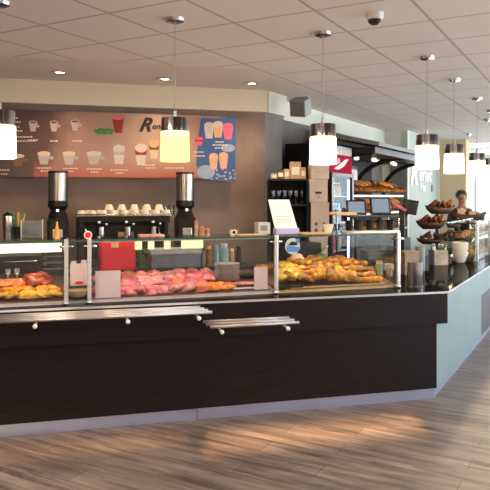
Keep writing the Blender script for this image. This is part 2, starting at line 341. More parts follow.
wall('wall_back_jog', K2, K3, 'plaster_grey')
wall('wall_side', K3, K4, 'plaster_grey')
wall('wall_column', K4, K5, 'cream_white')
wall('wall_pale', K5, K6, 'pale_wall')
wall('wall_beige', K6, K7, 'beige_wall')
wall('wall_beige_end', K7, K8, 'beige_wall')
def band(name, p, q, m, e0=0, e1=0):
    d = (q - p); l = d.length; d.normalize()
    mb = MB(); mb.box(-e0, l + e1, -.05, .0, 2.64, CEIL, m); mb.build(name, None, (p.x, p.y, 0), math.atan2(d.y, d.x), kind='structure')
band('trim_1', K0, K1, 'cream_paint', 0, .01); band('trim_2', K1, K2, 'cream_white', 0, .03); band('trim_3', K3, K4, 'cream_white', .06)
# grey lower cladding of the pillar
mb = MB(); mb.box(.16, .47, -.02, 0, 0, 2.42, 'mid_grey'); mb.build('trim_4', None, (K4.x, K4.y, 0), math.atan2(-.23, .41), kind='structure')
mb = MB(); mb.box(-.01, .05, -.03, 0, 0, CEIL, 'cream_white'); mb.build('trim_5', None, (K6.x, K6.y, 0), math.atan2(-.29, .51), kind='structure')
WF0 = Vector((1.0, 19.6)); WF1 = Vector((12.0, 17.5))
dW = (WF1 - WF0).normalized()
def sW(px): return along(WF0, dW, Vector((0, 0)), px)
h0 = sW(462); h1 = sW(462) + 5.2
wall('wall_far', WF0, WF1, 'white_paint', holes=[(h0, h1, .85, 2.72)])
win = thing('window_1', None, None, (WF0.x, WF0.y, 0), math.atan2(dW.y, dW.x)); win['kind'] = 'structure'
mb = MB()
for a, b_ in ((h0 + .0, h0 + .06), (sW(474.5), sW(477)), (sW(503), sW(506)), (h1 - .06, h1)): mb.box(a, b_, .02, .09, .85, 2.72, 'light_grey')
mb.box(h0, h1, .02, .09, .85, .91, 'light_grey'); mb.box(h0, h1, .02, .09, 2.66, 2.72, 'light_grey'); mb.build('window_frame', win, kind='structure')
mb = MB(); mb.box(h0, h1, .05, .056, .9, 2.67, 'window_glass'); mb.build('pane', win, kind='structure')
wall('wall_far_left', Vector((1.0, 12.5)), WF0, 'white_paint')
wall('wall_left', Vector((-5.2, -5.5)), Vector((-5.2, 6.6)), 'plaster_wall')
WR0 = Vector((12.0, 17.5)); WR1 = Vector((7.0, 5.5)); WR2 = Vector((7.0, -2.0))
wall('wall_right_far', WR0, WR1, 'white_paint', holes=[(1.0, 12.0, .6, 2.6)])
wall('wall_right', WR1, WR2, 'white_paint', holes=[(.5, 6.5, .6, 2.6)])
F0 = Vector((7.0, -3.2 + 7 * .2624)); F1 = Vector((-5.2, -3.2 - 5.2 * .2624))
def hx(X): return (7.0 - X) / .9673     # position along the front wall for a world x
wall('wall_front', F0, F1, 'cream_paint', holes=[(hx(1.30), hx(-.30), 2.41, 2.575), (hx(-.40), hx(-1.9), 2.50, 2.62)], side=1)
wf = thing('window_2', None, None, (F0.x, F0.y, 0), math.atan2((F1 - F0).y, (F1 - F0).x)); wf['kind'] = 'structure'
mb = MB(); mb.box(hx(-.40), hx(-1.9), .02, .06, 2.550, 2.572, 'light_grey'); mb.build('window_frame', wf, kind='structure')

# ------------------------------------------------------------------ counter
LEFT = 4.6; SIDE = 9.5
def lshape(mb, af, as_, z0, z1, m, depth=.75, front=True, side=True):
    c = corner(af, as_)
    ci = corner(af + depth, as_ + depth)
    mb.prism([tuple(c), tuple(c + A * SIDE), tuple(ci + A * SIDE), tuple(ci), tuple(ci - U * LEFT), tuple(c - U * LEFT)], z0, z1, m)
wt = thing('worktop', 'polished black stone worktop running along both counter fronts', 'worktop')
mb = MB(); lshape(mb, 0, 0, .8805, .90, 'granite', .92); mb.build('stone_slab', wt)
mb = MB(); c = corner(-.004, -.004); ci = corner(.02, .02)
mb.prism([tuple(c), tuple(c + A * SIDE), tuple(ci + A * SIDE), tuple(ci), tuple(ci - U * LEFT), tuple(c - U * LEFT)], .881, .898, 'trim_metal'); mb.build('edge_trim', wt, label='bright metal edge strip')
def seg(mb, p, D, l0, l1, N, th, z0, z1, m):     # slab along D behind the face point p
    q = [p + D * l0, p + D * l1, p + D * l1 - N * th, p + D * l0 - N * th]; mb.prism([tuple(v) for v in q], z0, z1, m)
fc = thing('service_counter', 'long dark brown counter front below the food display', 'counter')
def fseg(af, as_, z0, z1, m, l0=LEFT, l1=0):      # front slab mitred at the counter corner
    c, ci = corner(af, as_), corner(af + .05, as_ + .05); mb = MB()
    q = [c - U * l0, c - U * l1, (ci if l1 == 0 else ci - U * l1), ci - U * l0]; mb.prism([tuple(v) for v in q], z0, z1, m); return mb
def sseg(af, as_, z0, z1, m, l0=0, l1=SIDE):
    c, ci = corner(af, as_), corner(af + .05, as_ + .05); mb = MB(); e = .0008 if l0 == 0 else 0
    q = [c + A * (l0 + e), c + A * l1, ci + A * l1, ci + A * (l0 + e)]; mb.prism([tuple(v) for v in q], z0, z1, m); return mb
fseg(.008, .008, .63, .880, 'laminate').build('upper_panel', fc)
fseg(.05, .092, .085, .628, 'laminate').build('lower_panel', fc)
p1 = fseg(.056, .115, 0, .084, 'plinth', LEFT, 2.002); p1.build('plinth', fc, label='pale metallic plinth, far section')
fseg(.056, .115, 0, .084, 'plinth', 1.998, 0).build('plinth', fc, label='pale metallic plinth, section at the corner')
sc_ = thing('side_counter', 'pale teal counter side running back past the corner', 'counter')
sseg(.008, .008, .63, .880, 'teal_panel').build('upper_panel', sc_)
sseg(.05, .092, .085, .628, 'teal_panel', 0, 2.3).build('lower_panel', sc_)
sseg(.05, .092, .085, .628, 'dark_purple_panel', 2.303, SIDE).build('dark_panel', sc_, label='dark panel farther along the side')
sseg(.056, .115, 0, .084, 'plinth').build('plinth', sc_)
# screw caps on the front
# ------------------------------------------------------------------ tray rails
def fpt(s, o, z): p = C0 + U * s + NF * o; return (p.x, p.y, z)
def fs(px, o): return along(C0, U, NF, px, o)
def rail(label, outs, z, pxl, pxr, brk):
    t = thing('tray_rail', label, 'rail')
    for o, a, b_ in zip(outs, pxl, pxr):
        mb = MB(); mb.tube([fpt(fs(a, o), o, z), fpt(fs(b_, o), o, z)], .0115, 'rail_metal', 12); mb.build('rail_tube', t)
    for px in brk:
        mb = MB(); o1 = outs[-1] + .025; s = fs(px, o1)
        mb.tube([fpt(s, -.01, z - .028), fpt(s, o1, z - .032)], .010, 'rail_metal', 10)
        b = mb.build('bracket', t)
        p = fpt(s, o1 + .004, z - .034); mb = MB(); mb.blob(.016, .016, .016, 'white', p, sub=2); mb.build('end_knob', b)
rail('long four-tube metal tray rail under the meat display', (.06, .135, .21, .285), .868, (-40, -40, -40, -40), (200, 204, 208, 212), (35, 128, 199))
rail('short three-tube metal shelf rail on the counter front', (.08, .18, .28), .762, (203, 206, 210), (289, 294, 299), (222, 288))

# ------------------------------------------------------------------ display cases
def case(label, px0, px1, posts, deck_m, lip_m, sides, tube=None, endcap=0):
    s0, s1 = gs(px0), gs(px1); L_ = s1 - s0; o = G1 + G * s0
    t = thing('display_case', label, 'display case', (o.x, o.y, .90), RZG)
    mb = MB(); mb.box(.0, L_, -.003, .003, .012, .452, 'glass'); mb.build('front_glass', t)
    mb = MB(); mb.box(.002, L_ - .002, -.004, .42, .455, .465, 'shelf_glass'); mb.box(.002, L_ - .002, -.008, -.004, .453, .467, 'glass_edge'); mb.build('top_shelf', t)
    for x in sides:
        xx = .006 if x == 0 else L_ - .006
        mb = MB(); mb.prism([(.0, .01), (.62, .01), (.62, .20), (.42, .452), (.0, .452)], xx - .003, xx + .003, 'glass', Matrix(((0, 0, 1, 0), (1, 0, 0, 0), (0, 1, 0, 0), (0, 0, 0, 1)))); mb.build('side_glass', t)
    mb = MB()
    mb.add([(0, .02, .02), (L_, .02, .02), (L_, .62, .13), (0, .62, .13), (0, .02, 0), (L_, .02, 0), (L_, .62, 0), (0, .62, 0)], [(0, 1, 2, 3), (4, 7, 6, 5), (0, 4, 5, 1), (1, 5, 6, 2), (2, 6, 7, 3), (3, 7, 4, 0)], deck_m)
    mb.build('deck', t)
    mb = MB(); mb.box(0, L_, .006, .022, 0, .022, lip_m); mb.build('front_lip', t)
    mb = MB(); mb.box(0, L_, .62, .92, 0, .16, 'dark_grey'); mb.build('rear_ledge', t)
    for px in posts:
        x = gs(px) - s0; mb = MB(); mb.box(x - .015, x + .015, -.034, -.008, 0, .475, 'trim_metal', bev=.004)
        mb.tube([(x, -.02, .02), (x, -.02, 0)], .024, 'steel', 12); p = mb.build('post', t)
        mb = MB(); mb.tube([(x - .045, -.012, .42), (x + .045, -.012, .42)], .006, 'steel', 8)
        mb.tube([(x + .04, -.03, .42), (x + .04, .02, .42)], .013, 'chrome', 12); mb.tube([(x - .04, -.03, .42), (x - .04, .02, .42)], .009, 'chrome', 12); mb.build('clamp', p)
    if tube:
        for (a, b_, mm) in tube:
            xa, xb = gs(a, -.2) - s0, gs(b_, -.2) - s0
            mb = MB(); mb.box(xa, xb, .10, .16, .375, .44, mm); mb.build('tube_or_reflection', t)  # real tube in the schnitzel case, imitated lamp reflections in the meat case
        mb = MB(); mb.box(.02, L_ - .02, .08, .18, .44, .453, 'steel'); mb.build('light_housing', t)
    return t
case('glass display case with schnitzels and a red roast, nearest the hanging lamp', -26, 66, (66,), 'deck_dark', 'tray_rim', (1,), [(-22, 61, 'case_tube')])
case('narrow glass link between the two display case posts', 69, 86, (), 'dark_grey', 'steel', ())
case('long glass display case full of pink meat slices', 88.5, 276, (89, 275), 'deck_dark', 'tray_rim', (0,), [(134, 140, 'reflection_glow'), (147, 152, 'reflection_glow'), (163, 168, 'reflection_glow'), (180, 200, 'reflection_glow')])  # the short glowing blocks imitate lamp reflections, no tubes hang here
case('glass display case heaped with croissants and rolls', 278, 397, (397,), 'pastry_tray', 'wood_board', (1,))
def glight(px0, px1, o, z, w, col, h=.05):
    a, b_ = gp(px0, o), gp(px1, o); l = bpy.data.lights.new('case_light', 'AREA'); l.shape = 'RECTANGLE'; l.size = (b_ - a).length; l.size_y = h; l.energy = w; l.color = col
    ob = bpy.data.objects.new('case_light', l); C.objects.link(ob); c = (a + b_) / 2; ob.location = (c.x, c.y, z); ob.rotation_euler = (0, 0, RZG)
glight(-20, 60, -.13, 1.27, 1.0, (1, .80, .45)); glight(95, 265, -.13, 1.27, 1.7, (1, .66, .72)); glight(282, 390, -.13, 1.27, 1.8, (1, .84, .62))

def gpos(px, y, z):     # point in the case frame: y metres behind the front glass
    p = gp(px, -y); return (p.x, p.y, z)
def dz(y): return .92 + (y - .02) / .6 * .11
def proto(fn, name, label, cat, group):
    mb = MB(); fn(mb); return mb.mesh(name)
def place(me, name, loc, rz, label, cat, group, sc=1, tilt=(0, 0)):
    o = bpy.data.objects.new(name, me); C.objects.link(o); o.location = loc; o.rotation_euler = (tilt[0], tilt[1], rz); o.scale = (sc, sc, sc) if not isinstance(sc, tuple) else sc
    return tag(o, label, cat, group)
def meatmesh(mat, seed, rx=.088, ry=.066, rz_=.042):
    mb = MB(); mb.blob(rx, ry, rz_, mat, (0, 0, rz_ * .35), amp=.35, fr=1.5, seed=seed, flat=True); return mb.mesh('meat_slice')
def sausage(mat):
    mb = MB(); pts = [(.07 * sin(a) , .06 * (1 - cos(a)) - .01, .018) for a in [(-1 + i / 5) for i in range(11)]]
    mb.tube(pts, [.006] + [.018] * 9 + [.006], mat, 10); return mb.mesh('sausage')
meats = [meatmesh('meat_pink', 1), meatmesh('meat_pink', 2), meatmesh('meat_pale', 3), meatmesh('meat_salmon', 4, .09, .062, .042), meatmesh('meat_pale', 5, .07, .06, .04), meatmesh('meat_red', 6)]
rows = [(.115, 0, 9, 98, 206), (.22, .008, 10, 97, 206), (.33, .015, 9, 96, 212), (.45, .015, 9, 97, 212)]
rown = ['row nearest the glass', 'second row', 'third row', 'rearmost row']
for ri, (y, dzz, n_, a, b_) in enumerate(rows):
    for i in range(n_):
        px = a + (b_ - a) * (i + .5) / n_ + random.uniform(-1, 1)
        k = random.choice([0, 0, 1, 1, 2, 2, 3, 4, 4, 5] if px < 165 or ri > 0 else [3, 3, 2, 4])
        col = {0: 'pink', 1: 'pink', 2: 'pale pink', 3: 'salmon', 4: 'pale pink', 5: 'dark red'}[k]
        place(meats[k], 'meat_slice', gpos(px, y + random.uniform(-.012, .012), dz(y) + dzz + .004), random.uniform(0, 6.28), f'{col} raw meat slice, {ORD[i]} from the left in the {rown[ri]}', 'meat', 'raw meat slices in the long display case', random.uniform(.85, 1.1), (random.uniform(-.35, .1), random.uniform(-.2, .2)))
om = [meatmesh('meat_orange', 11, .055, .045, .028), meatmesh('meat_orange', 12, .045, .04, .03)]
for i, (px, y) in enumerate([(207, .10), (215, .09), (223, .10), (231, .10), (211, .18), (220, .18), (229, .17)]):
    place(om[i % 2], 'marinated_meat', gpos(px, y, dz(y) + .004), i * 1.3, f'orange marinated meat piece beside the plates, {ORD[i % 4]} from the left in the {"front" if i < 4 else "rear"} line', 'meat', 'orange marinated meat pieces')
for i, px in enumerate((238, 243, 248, 253)):
    mb = MB(); mb.blob(.05, .075, .012, 'meat_pale', (0, 0, .012), amp=.4, fr=2, seed=i + 30, flat=True); mb.build('ham_slice', None, gpos(px, .16, dz(.16) + .012), .4 + i * .2, f'thin pale ham slice beside the plates, {ORD[i]} from the left', 'meat', 'thin ham slices beside the plates')
mb = MB(); mb.box(-.13, .13, -.10, .10, 0, .012, 'tray_rim', bev=.004); mb.build('ham_tray', None, gpos(245, .16, dz(.16) - .008), RZG, 'pale tray holding ham slices beside the plate stack', 'tray')
mb = MB(); mb.box(-.10, .12, -.08, .08, 0, .02, 'black', bev=.004); mb.build('black_tray', None, gpos(250, .40, dz(.40) + .01), RZG, 'empty black tray behind the ham slices', 'tray')
# plates
mb = MB(); mb.lathe([(.0, .0), (.055, .0), (.06, .004), (.105, .016), (.107, .019), (.06, .009), (0, .006)], 'plate_glaze', 32); pl = mb.mesh('plate')
px_, py_, _ = gpos(227, .30, 0)
for i in range(11):
    place(pl, 'plate', (px_ + .002 * sin(i * 2), py_, dz(.30) + .012 + i * .0125), i, f'cream plate, {ORD[i]} from the bottom of the stack in the meat display', 'plate', 'stack of plates in the meat display')
# parsley
mb = MB()
for i in range(60):
    a = random.uniform(0, 6.28); rr = random.uniform(0, .05); z = random.uniform(.02, .17)
    mb.blob(.018, .012, .004, 'leaf', (0, 0, 0), sub=1, M=T(rr * cos(a), rr * sin(a), z) @ RZ(a) @ RX(random.uniform(-1, 1)))
for i in range(5): mb.tube([(0, 0, 0), (.02 * cos(i), .02 * sin(i), .12)], .003, 'leaf', 5)
mb.build('parsley_bunch', None, gpos(141, .66, 1.062), 0, 'green parsley bunch standing behind the pink meat', 'herbs')
# ledge objects behind the meat
t = thing('storage_crate', 'bright red plastic crate behind the meat display', 'crate', gpos(117, .74, 1.0615), RZG)
mb = MB(); w = .145
mb.box(-w, w, -.1, -.09, .08, .235, 'red_plastic'); mb.box(-w, w, .09, .1, 0, .235, 'red_plastic'); mb.box(-w, -w + .01, -.1, .1, 0, .235, 'red_plastic'); mb.box(w - .01, w, -.1, .1, 0, .235, 'red_plastic'); mb.box(-w, w, -.1, .1, 0, .01, 'red_plastic'); mb.box(-w, w, -.1, -.09, 0, .09, 'red_plastic'); mb.build('crate_body', t)
mb = MB(); mb.box(-w - .006, w + .006, -.107, -.1, .20, .225, 'red_plastic'); mb.box(-w - .006, w + .006, .1, .107, .20, .225, 'red_plastic'); mb.build('rim', t)
mb = MB(); mb.box(-.06, .0, -.112, -.107, .19, .235, 'pink_bun'); mb.build('price_tag', t)
t = thing('storage_box', 'grey blue lidded box behind the middle of the meat display', 'box', gpos(174, .76, 1.0615), RZG)
mb = MB(); mb.box(-.22, .22, -.1, .1, 0, .12, 'blue_grey', bev=.01); mb.build('box_body', t)
mb = MB(); mb.box(-.23, .23, -.11, .11, .12, .165, 'light_grey', bev=.008); mb.build('lid', t)
for i, (px, r_, h_, mm, cap, nm) in enumerate([(203, .022, .17, 'jar_green', 'black', 'green'), (209, .028, .18, 'jar_brown', 'jar_amber', 'brown'), (217, .02, .19, 'jar_blue', 'jar_blue', 'slim teal'), (224, .042, .20, 'jar_blue', 'plate_glaze', 'wide pale blue'), (232, .022, .15, 'jar_amber', 'porcelain', 'amber'), (239, .03, .17, 'black', 'dark_grey', 'black')]):
    t = thing('sauce_jar', f'{nm} sauce jar behind the stacked plates', 'jar', gpos(px, .72, 1.0615), 0, 'jars behind the plates')
    mb = MB(); mb.lathe([(r_, 0), (r_, h_ * .75), (r_ * .6, h_ * .86)], mm, 16); mb.build('jar_body', t)
    mb = MB(); mb.cyl(r_ * .75, h_ * .85, h_, cap, 16); mb.build('lid', t)
# price sheets
def sheet(label, px, y, w, h_, m, lean=.02, lines=6, z=None, ink='print_grey'):
    z = z if z is not None else dz(y) + .004
    t = thing('price_sheet', label, 'price sheet', gpos(px, y, z), RZG)
    mb = MB(); mb.M = RX(-lean); mb.box(-w / 2, w / 2, 0, .003, 0, h_, m); mb.build('sheet', t)
    mb = MB(); mb.box(-w / 2 - .004, w / 2 + .004, -.003, .012, 0, .006, 'tumbler'); mb.build('holder', t)
    return t
sheet('pinkish price sheet standing at the edge of the meat slices', 108, .026, .185, .205, 'paper_pink')
sheet('small pinkish price card near the ham slices', 261, .045, .115, .185, 'paper_pink')
# paper bag and loaf in the link bay
t = thing('paper_bag', 'pale pink paper bag of bread between the two metal posts', 'bag', gpos(79, .22, 1.0), RZG)
mb = MB(); mb.M = RX(-.15); mb.box(-.065, .065, -.035, .035, 0, .17, 'paper_pink', bev=.012); mb.box(-.058, -.02, -.03, -.025, .165, .19, 'paper_pink'); mb.box(.015, .055, -.03, -.025, .165, .195, 'paper_pink'); mb.build('bag_body', t)
mb = MB(); mb.blob(.03, .008, .012, 'red_plastic', (.0, -.038, .03), amp=.3); mb.build('print', t)
mb = MB(); mb.lathe([(.0, 0), (.05, .0), (.08, .03), (.085, .05), (.075, .05), (.05, .012), (0, .01)], 'kraft', 24); mb.build('basket', None, gpos(78, .12, .935), 0, 'round woven bread basket between the metal posts', 'basket')
# left case foods
sch = []
for i in range(3):
    mb = MB(); mb.blob(.075, .055, .03, 'schnitzel', (0, 0, .012), amp=.45, fr=2.2, seed=20 + i, flat=True); sch.append(mb.mesh('schnitzel'))
for i, px in enumerate((-8, 2, 13, 25, 34, 44, 54)):
    place(sch[i % 3], 'schnitzel', gpos(px, .11, dz(.11) + .012), i * .9, f'golden breaded schnitzel in the front line, {["leftmost", "second", "third", "fourth", "fifth", "sixth", "rightmost"][i]}', 'schnitzel', 'schnitzels in front of the roast', (1, 1, 1.1), (-.25, 0))
mb = MB(); mb.blob(.07, .05, .028, 'meat_orange', (0, 0, .012), amp=.4, fr=2.2, seed=25, flat=True); oc = mb.mesh('cutlet')
for i, px in enumerate((-6, 6, 16, 26, 44, 53)):
    place(oc, 'cutlet', gpos(px, .23, dz(.23) + .015), i * 1.1, f'orange brown cutlet in the line behind the schnitzels, {ORD[i]} from the left', 'cutlet', 'cutlets behind the schnitzels', 1, (-.2, 0))
for i, px in enumerate((-2, 9, 19)):
    place(meats[3], 'pork_steak', gpos(px, .35, dz(.35) + .02), i, f'reddish pork steak at the rear near the roast, {ORD[i]} from the left', 'meat', 'pork steaks behind the cutlets')
t = thing('roast', 'large glossy dark red roast in the warm lit case', 'roast', gpos(38, .34, dz(.34) + .0), RZG)
mb = MB(); mb.blob(.115, .09, .075, 'roast', (0, 0, .05), amp=.3, fr=2, seed=3, flat=True); mb.build('joint', t)
mb = MB(); mb.blob(.035, .012, .01, 'meat_red', (.05, -.07, .05), amp=.3); mb.build('cut_face', t)
for i, px in enumerate((8, 17)):
    mb = MB(); mb.tube([(0, 0, 0), (0, 0, .14)], .004, 'steel', 6); mb.box(-.018, .018, -.002, .002, .10, .14, 'steel'); mb.build('price_pin', None, gpos(px, .40, dz(.40)), RZG, f'thin metal price pin behind the steaks, {"left" if i == 0 else "right"} of the pair', 'price pin')
t = thing('food_warmer', 'dark food warmer with blue grey lid behind the schnitzels', 'food warmer', gpos(30, .77, 1.0615), RZG)
mb = MB(); mb.box(-.27, .10, -.12, .12, 0, .14, 'black', bev=.008); mb.build('body', t)
mb = MB(); mb.box(-.26, .09, -.12, .10, .14, .16, 'blue_grey', bev=.004); mb.build('lid', t)
mb = MB(); mb.tube([(-.2, -.13, .1), (-.2, -.15, .1), (.06, -.15, .1), (.06, -.13, .1)], .006, 'steel', 6); mb.build('handle', t)
t = thing('tray_stack', 'dark slatted tray rack beside the food warmer', 'rack', gpos(54, .77, 1.0615), RZG)
for i in range(4): mb = MB(); mb.box(-.09, .07, -.1, .1, .02 + i * .05, .035 + i * .05, 'mid_grey'); mb.build('shelf', t)
mb = MB(); mb.box(-.095, -.085, -.1, .1, 0, .2, 'black'); mb.box(.065, .075, -.1, .1, 0, .2, 'black'); mb.build('side_frame', t)

# pastries
def crois(seed, mat='croissant'):
    mb = MB(); rnd = random.Random(seed); pts = []; rad = []
    n = 22
    for i in range(n):
        u_ = i / (n - 1) * 2 - 1; a = u_ * 1.25
        pts.append((.068 * sin(a), .055 * (1 - cos(a)) - .02, .026 + .004 * cos(a * 2)))
        e = max(0, 1 - abs(u_) ** 1.7); rad.append(.008 + .024 * e * (1 - .17 * (i % 4 == 0)))
    mb.tube(pts, rad, mat, 12); return mb.mesh('croissant')
def bun(mat, seed, rx=.048, ry=.042, rz_=.034):
    mb = MB(); mb.blob(rx, ry, rz_, mat, (0, 0, rz_ * .4), amp=.2, fr=2.5, seed=seed, flat=True); return mb.mesh('bread_roll')
def stick(mat):
    mb = MB(); n = 17; pts = [(-.08 + .16 * i / (n - 1), .004 * sin(i), .022) for i in range(n)]
    mb.tube(pts, [.01] + [.021 + .003 * (i % 2) for i in range(n - 2)] + [.01], mat, 10); return mb.mesh('cheese_stick')
PK = [(crois(1), 'croissant', 'golden croissant'), (bun('golden_bun', 1), 'bread_roll', 'golden bread roll'), (bun('brown_roll', 2), 'bread_roll', 'brown bread roll'), (stick('croissant'), 'cheese_stick', 'twisted pastry stick'), (bun('cheese_roll', 4, .055, .045), 'bread_roll', 'yellow cheese roll')]
prow = [(.078, .004, 13, 286, 374, 'front row'), (.155, .02, 15, 280, 374, 'second row'), (.24, .045, 15, 279, 372, 'third row'), (.33, .055, 14, 279, 366, 'fourth row'), (.42, .05, 12, 280, 364, 'rearmost row')]
for ri, (y, up, n_, a, b_, rn) in enumerate(prow):
    for i in range(n_):
        px = a + (b_ - a) * (i + .5) / n_ + random.uniform(-.8, .8)
        if ri == 0 and px < 300: continue
        k = random.choice([4, 1, 4, 0] if px < 300 else ([0, 0, 0, 3, 1, 2] if px < 345 else [0, 3, 2, 2, 3]))
        me, nm, lb = PK[k]
        hump = .045 * max(0, 1 - abs(px - 318) / 45)
        place(me, nm, gpos(px, y + random.uniform(-.01, .01), dz(y) + up + hump + .006), random.uniform(0, 6.28), f'{lb}, {ORD[i]} from the left in the {rn} of the pastry heap', 'pastry', 'pastries heaped in the display case', random.uniform(1.0, 1.28), (random.uniform(-.45, .1), random.uniform(-.3, .3)))
# second layer on top of the heap
for i, px in enumerate((300, 308, 316, 324, 332, 340, 348)):
    me, nm, lb = PK[[0, 3, 0, 2, 0, 3, 0][i]]
    place(me, nm, gpos(px, .30, dz(.3) + .075 + .05 * max(0, 1 - abs(px - 318) / 45)), i * 1.7, f'{lb} lying on top of the heap, {ORD[i]} from the left', 'pastry', 'pastries heaped in the display case', 1.1, (-.3, .1))
mb = MB(); mb.blob(.06, .055, .05, 'pink_bun', (0, 0, .03), amp=.1, seed=9, flat=True); mb.build('large_bun', None, gpos(297, .36, dz(.36) + .125), 0, 'large pink orange bun topping the heap below the round sticker', 'pastry')
mb = MB(); mb.blob(.05, .05, .032, 'leaf', (0, 0, .02), amp=.4, fr=4, seed=9, flat=True); mb.build('lettuce', None, gpos(321, .37, dz(.37) + .14), 0, 'green lettuce leaves on the pastry heap', 'lettuce')
for i, px in enumerate((262, 269, 274)):
    place(PK[0][0], 'croissant', gpos(px, .50, dz(.5) + .01), i, f'croissant seen behind the small price card, {ORD[i]} from the left', 'pastry', 'croissants behind the small price card', 1.1, (-.3, 0))
mb = MB(); mb.box(-.12, .12, -.05, .05, 0, .03, 'black', bev=.01); mb.build('black_tray', None, gpos(288, .075, dz(.07) + .003), RZG, 'low black tray in front of the yellow rolls', 'tray')
mb = MB(); mb.box(-.42, .46, -.018, .018, 0, .012, 'wood_board', bev=.003); mb.build('serving_board', None, gpos(336, .045, dz(.045) + .003), RZG, 'long wooden serving board under the front pastries', 'board')
# jars at the right end of pastry case
for i, (px, y, r_, h_, mm, lb) in enumerate([(379, .30, .035, .13, 'jar_green', 'glass jar of olives at the end of the pastry case'), (389, .26, .03, .09, 'jar_brown', 'small brown preserve jar by the last display post')]):
    t = thing('preserve_jar', lb, 'jar', gpos(px, y, dz(y) + .003))
    mb = MB(); mb.lathe([(r_, 0), (r_, h_ * .7), (r_ * .75, h_ * .8)], mm, 16); mb.build('jar_body', t)
    mb = MB(); mb.cyl(r_ * .8, h_ * .8, h_, 'jar_amber', 16); mb.build('lid', t)
mb = MB(); mb.M = RX(-.3); mb.box(-.045, .045, -.004, .004, 0, .09, 'carton'); mb.build('price_card', None, gpos(370, .26, dz(.26)), RZG, 'brown price card beside the olive jar', 'price card')
mb = MB(); mb.box(-.05, .05, -.04, .04, 0, .06, 'light_grey', bev=.008); mb.build('small_box', None, gpos(387, .44, dz(.44)), RZG, 'small pale box behind the preserve jars', 'box')
# bits on the ledge behind pastries
t = thing('paper_dispenser', 'steel blue dispenser behind the pastry heap', 'dispenser', gpos(378, .76, 1.0615), RZG)
mb = MB(); mb.box(-.16, .12, -.08, .08, 0, .10, 'blue_grey', bev=.02); mb.build('body', t)
mb = MB(); mb.tube([(-.15, -.085, .06), (.11, -.085, .06)], .006, 'steel', 6); mb.build('handle', t)
t = thing('bread_slicer', 'black bread slicer behind the round sticker', 'machine', gpos(305, .76, 1.0615), RZG)
mb = MB(); mb.box(-.16, .14, -.08, .08, 0, .19, 'black', bev=.02); mb.build('body', t)
mb = MB(); mb.tube([(.10, -.09, .10), (.18, -.13, .16)], .008, 'steel', 6); mb.build('lever', t)
# round sticker on the glass
p = gpos(292.5, -.007, zat(247, 5.1)); t = thing('glass_sticker', 'round blue and black notice sticker on the display glass', 'sticker', p, RZG)
mb = MB(); mb.lathe([(.0, 0), (.066, 0), (.066, .002), (0, .002)], 'light_grey', 32, RX(pi / 2), smooth=False); mb.build('disc', t)
mb = MB(); mb.prism([(-.05, -.045), (.05, -.045), (.058, -.01), (.0, .0), (-.055, .005)], .0025, .0045, 'blue_print', RX(pi / 2)); mb.lathe([(0, 0), (.018, 0), (.018, .001), (0, .001)], 'blue_print', 16, T(.045, -.004, .045) @ RX(pi / 2)); mb.build('blue_print', t)
mb = MB(); mb.prism([(-.04, .01), (-.01, .04), (.035, .03), (.045, .012), (0, .005)], .003, .005, 'black', RX(pi / 2)); mb.build('black_print', t)

# ------------------------------------------------------------------ things on top of the glass shelf (z 1.366)
ZT = 1.366
def top(px, y): return gpos(px, y, ZT)
def shaker(px, y, r_, h_, label):
    t = thing('steel_shaker', label, 'shaker', top(px, y))
    mb = MB(); mb.lathe([(r_ * .85, 0), (r_, .02), (r_, h_ * .85), (r_ * .95, h_ * .88)], 'steel_brushed', 24); mb.build('body', t)
    mb = MB(); mb.lathe([(r_ * 1.02, h_ * .86), (r_ * .9, h_ * .92), (.012, h_), (0, h_ * 1.02)], 'black', 24); mb.build('lid', t); return t
shaker(8, .28, .036, .20, 'brushed steel shaker beside the coloured straws')
t = thing('straw_holder', 'dark cup of green and yellow drinking straws', 'straw holder', top(18, .30))
mb = MB(); mb.lathe([(.03, 0), (.034, .09), (.03, .09), (.026, .01), (0, .01)], 'black', 20); mb.build('cup', t)
for i in range(12):
    a = i * .55; mb = MB(); mb.tube([(.008 * cos(a), .008 * sin(a), .01), (.055 * cos(a), .04 * sin(a), .19 + .01 * sin(i * 3))], .0032, 'straw_green' if i % 3 else 'straw_yellow', 6); mb.build('straw', t)
t = thing('glass_box', 'square glass container holding a dark cloth', 'container', top(32, .24), RZG)
mb = MB(); w = .075
for x in (-w, w): mb.box(x - .002, x + .002, -w, w, 0, .14, 'tumbler')
for y in (-w, w): mb.box(-w, w, y - .002, y + .002, 0, .14, 'tumbler')
mb.box(-w, w, -w, w, 0, .004, 'tumbler'); mb.build('glass_walls', t)
for x in (-w, w):
    for y in (-w, w): mb = MB(); mb.box(x - .004, x + .004, y - .004, y + .004, 0, .145, 'steel'); mb.build('corner_strip', t)
mb = MB(); mb.blob(.05, .045, .06, 'blue_grey', (0, 0, .045), amp=.4, fr=3, flat=True); mb.build('cloth', t)
t = thing('syrup_bottle', 'small amber bottle with black cap in front of the grinder near the straws', 'bottle', top(57, .15))
mb = MB(); mb.lathe([(.022, 0), (.022, .06), (.008, .10), (.008, .13)], 'jar_amber', 16); mb.build('bottle_body', t); mb = MB(); mb.cyl(.01, .13, .145, 'black', 12); mb.build('cap', t)
t = thing('round_badge', 'round red and white badge on a small stand by the post', 'badge', (*gp(88, -.04), ZT - .012), RZG)
mb = MB(); mb.tube([(0, 0, 0), (0, 0, .03)], .005, 'steel', 8); mb.lathe([(0, 0), (.018, 0), (.014, .004), (0, .004)], 'steel', 12); mb.build('stand', t)
mb = MB(); mb.lathe([(0, 0), (.03, 0), (.03, .006), (0, .006)], 'white', 24, T(0, .003, .045) @ RX(pi / 2), smooth=False); mb.build('white_disc', t)
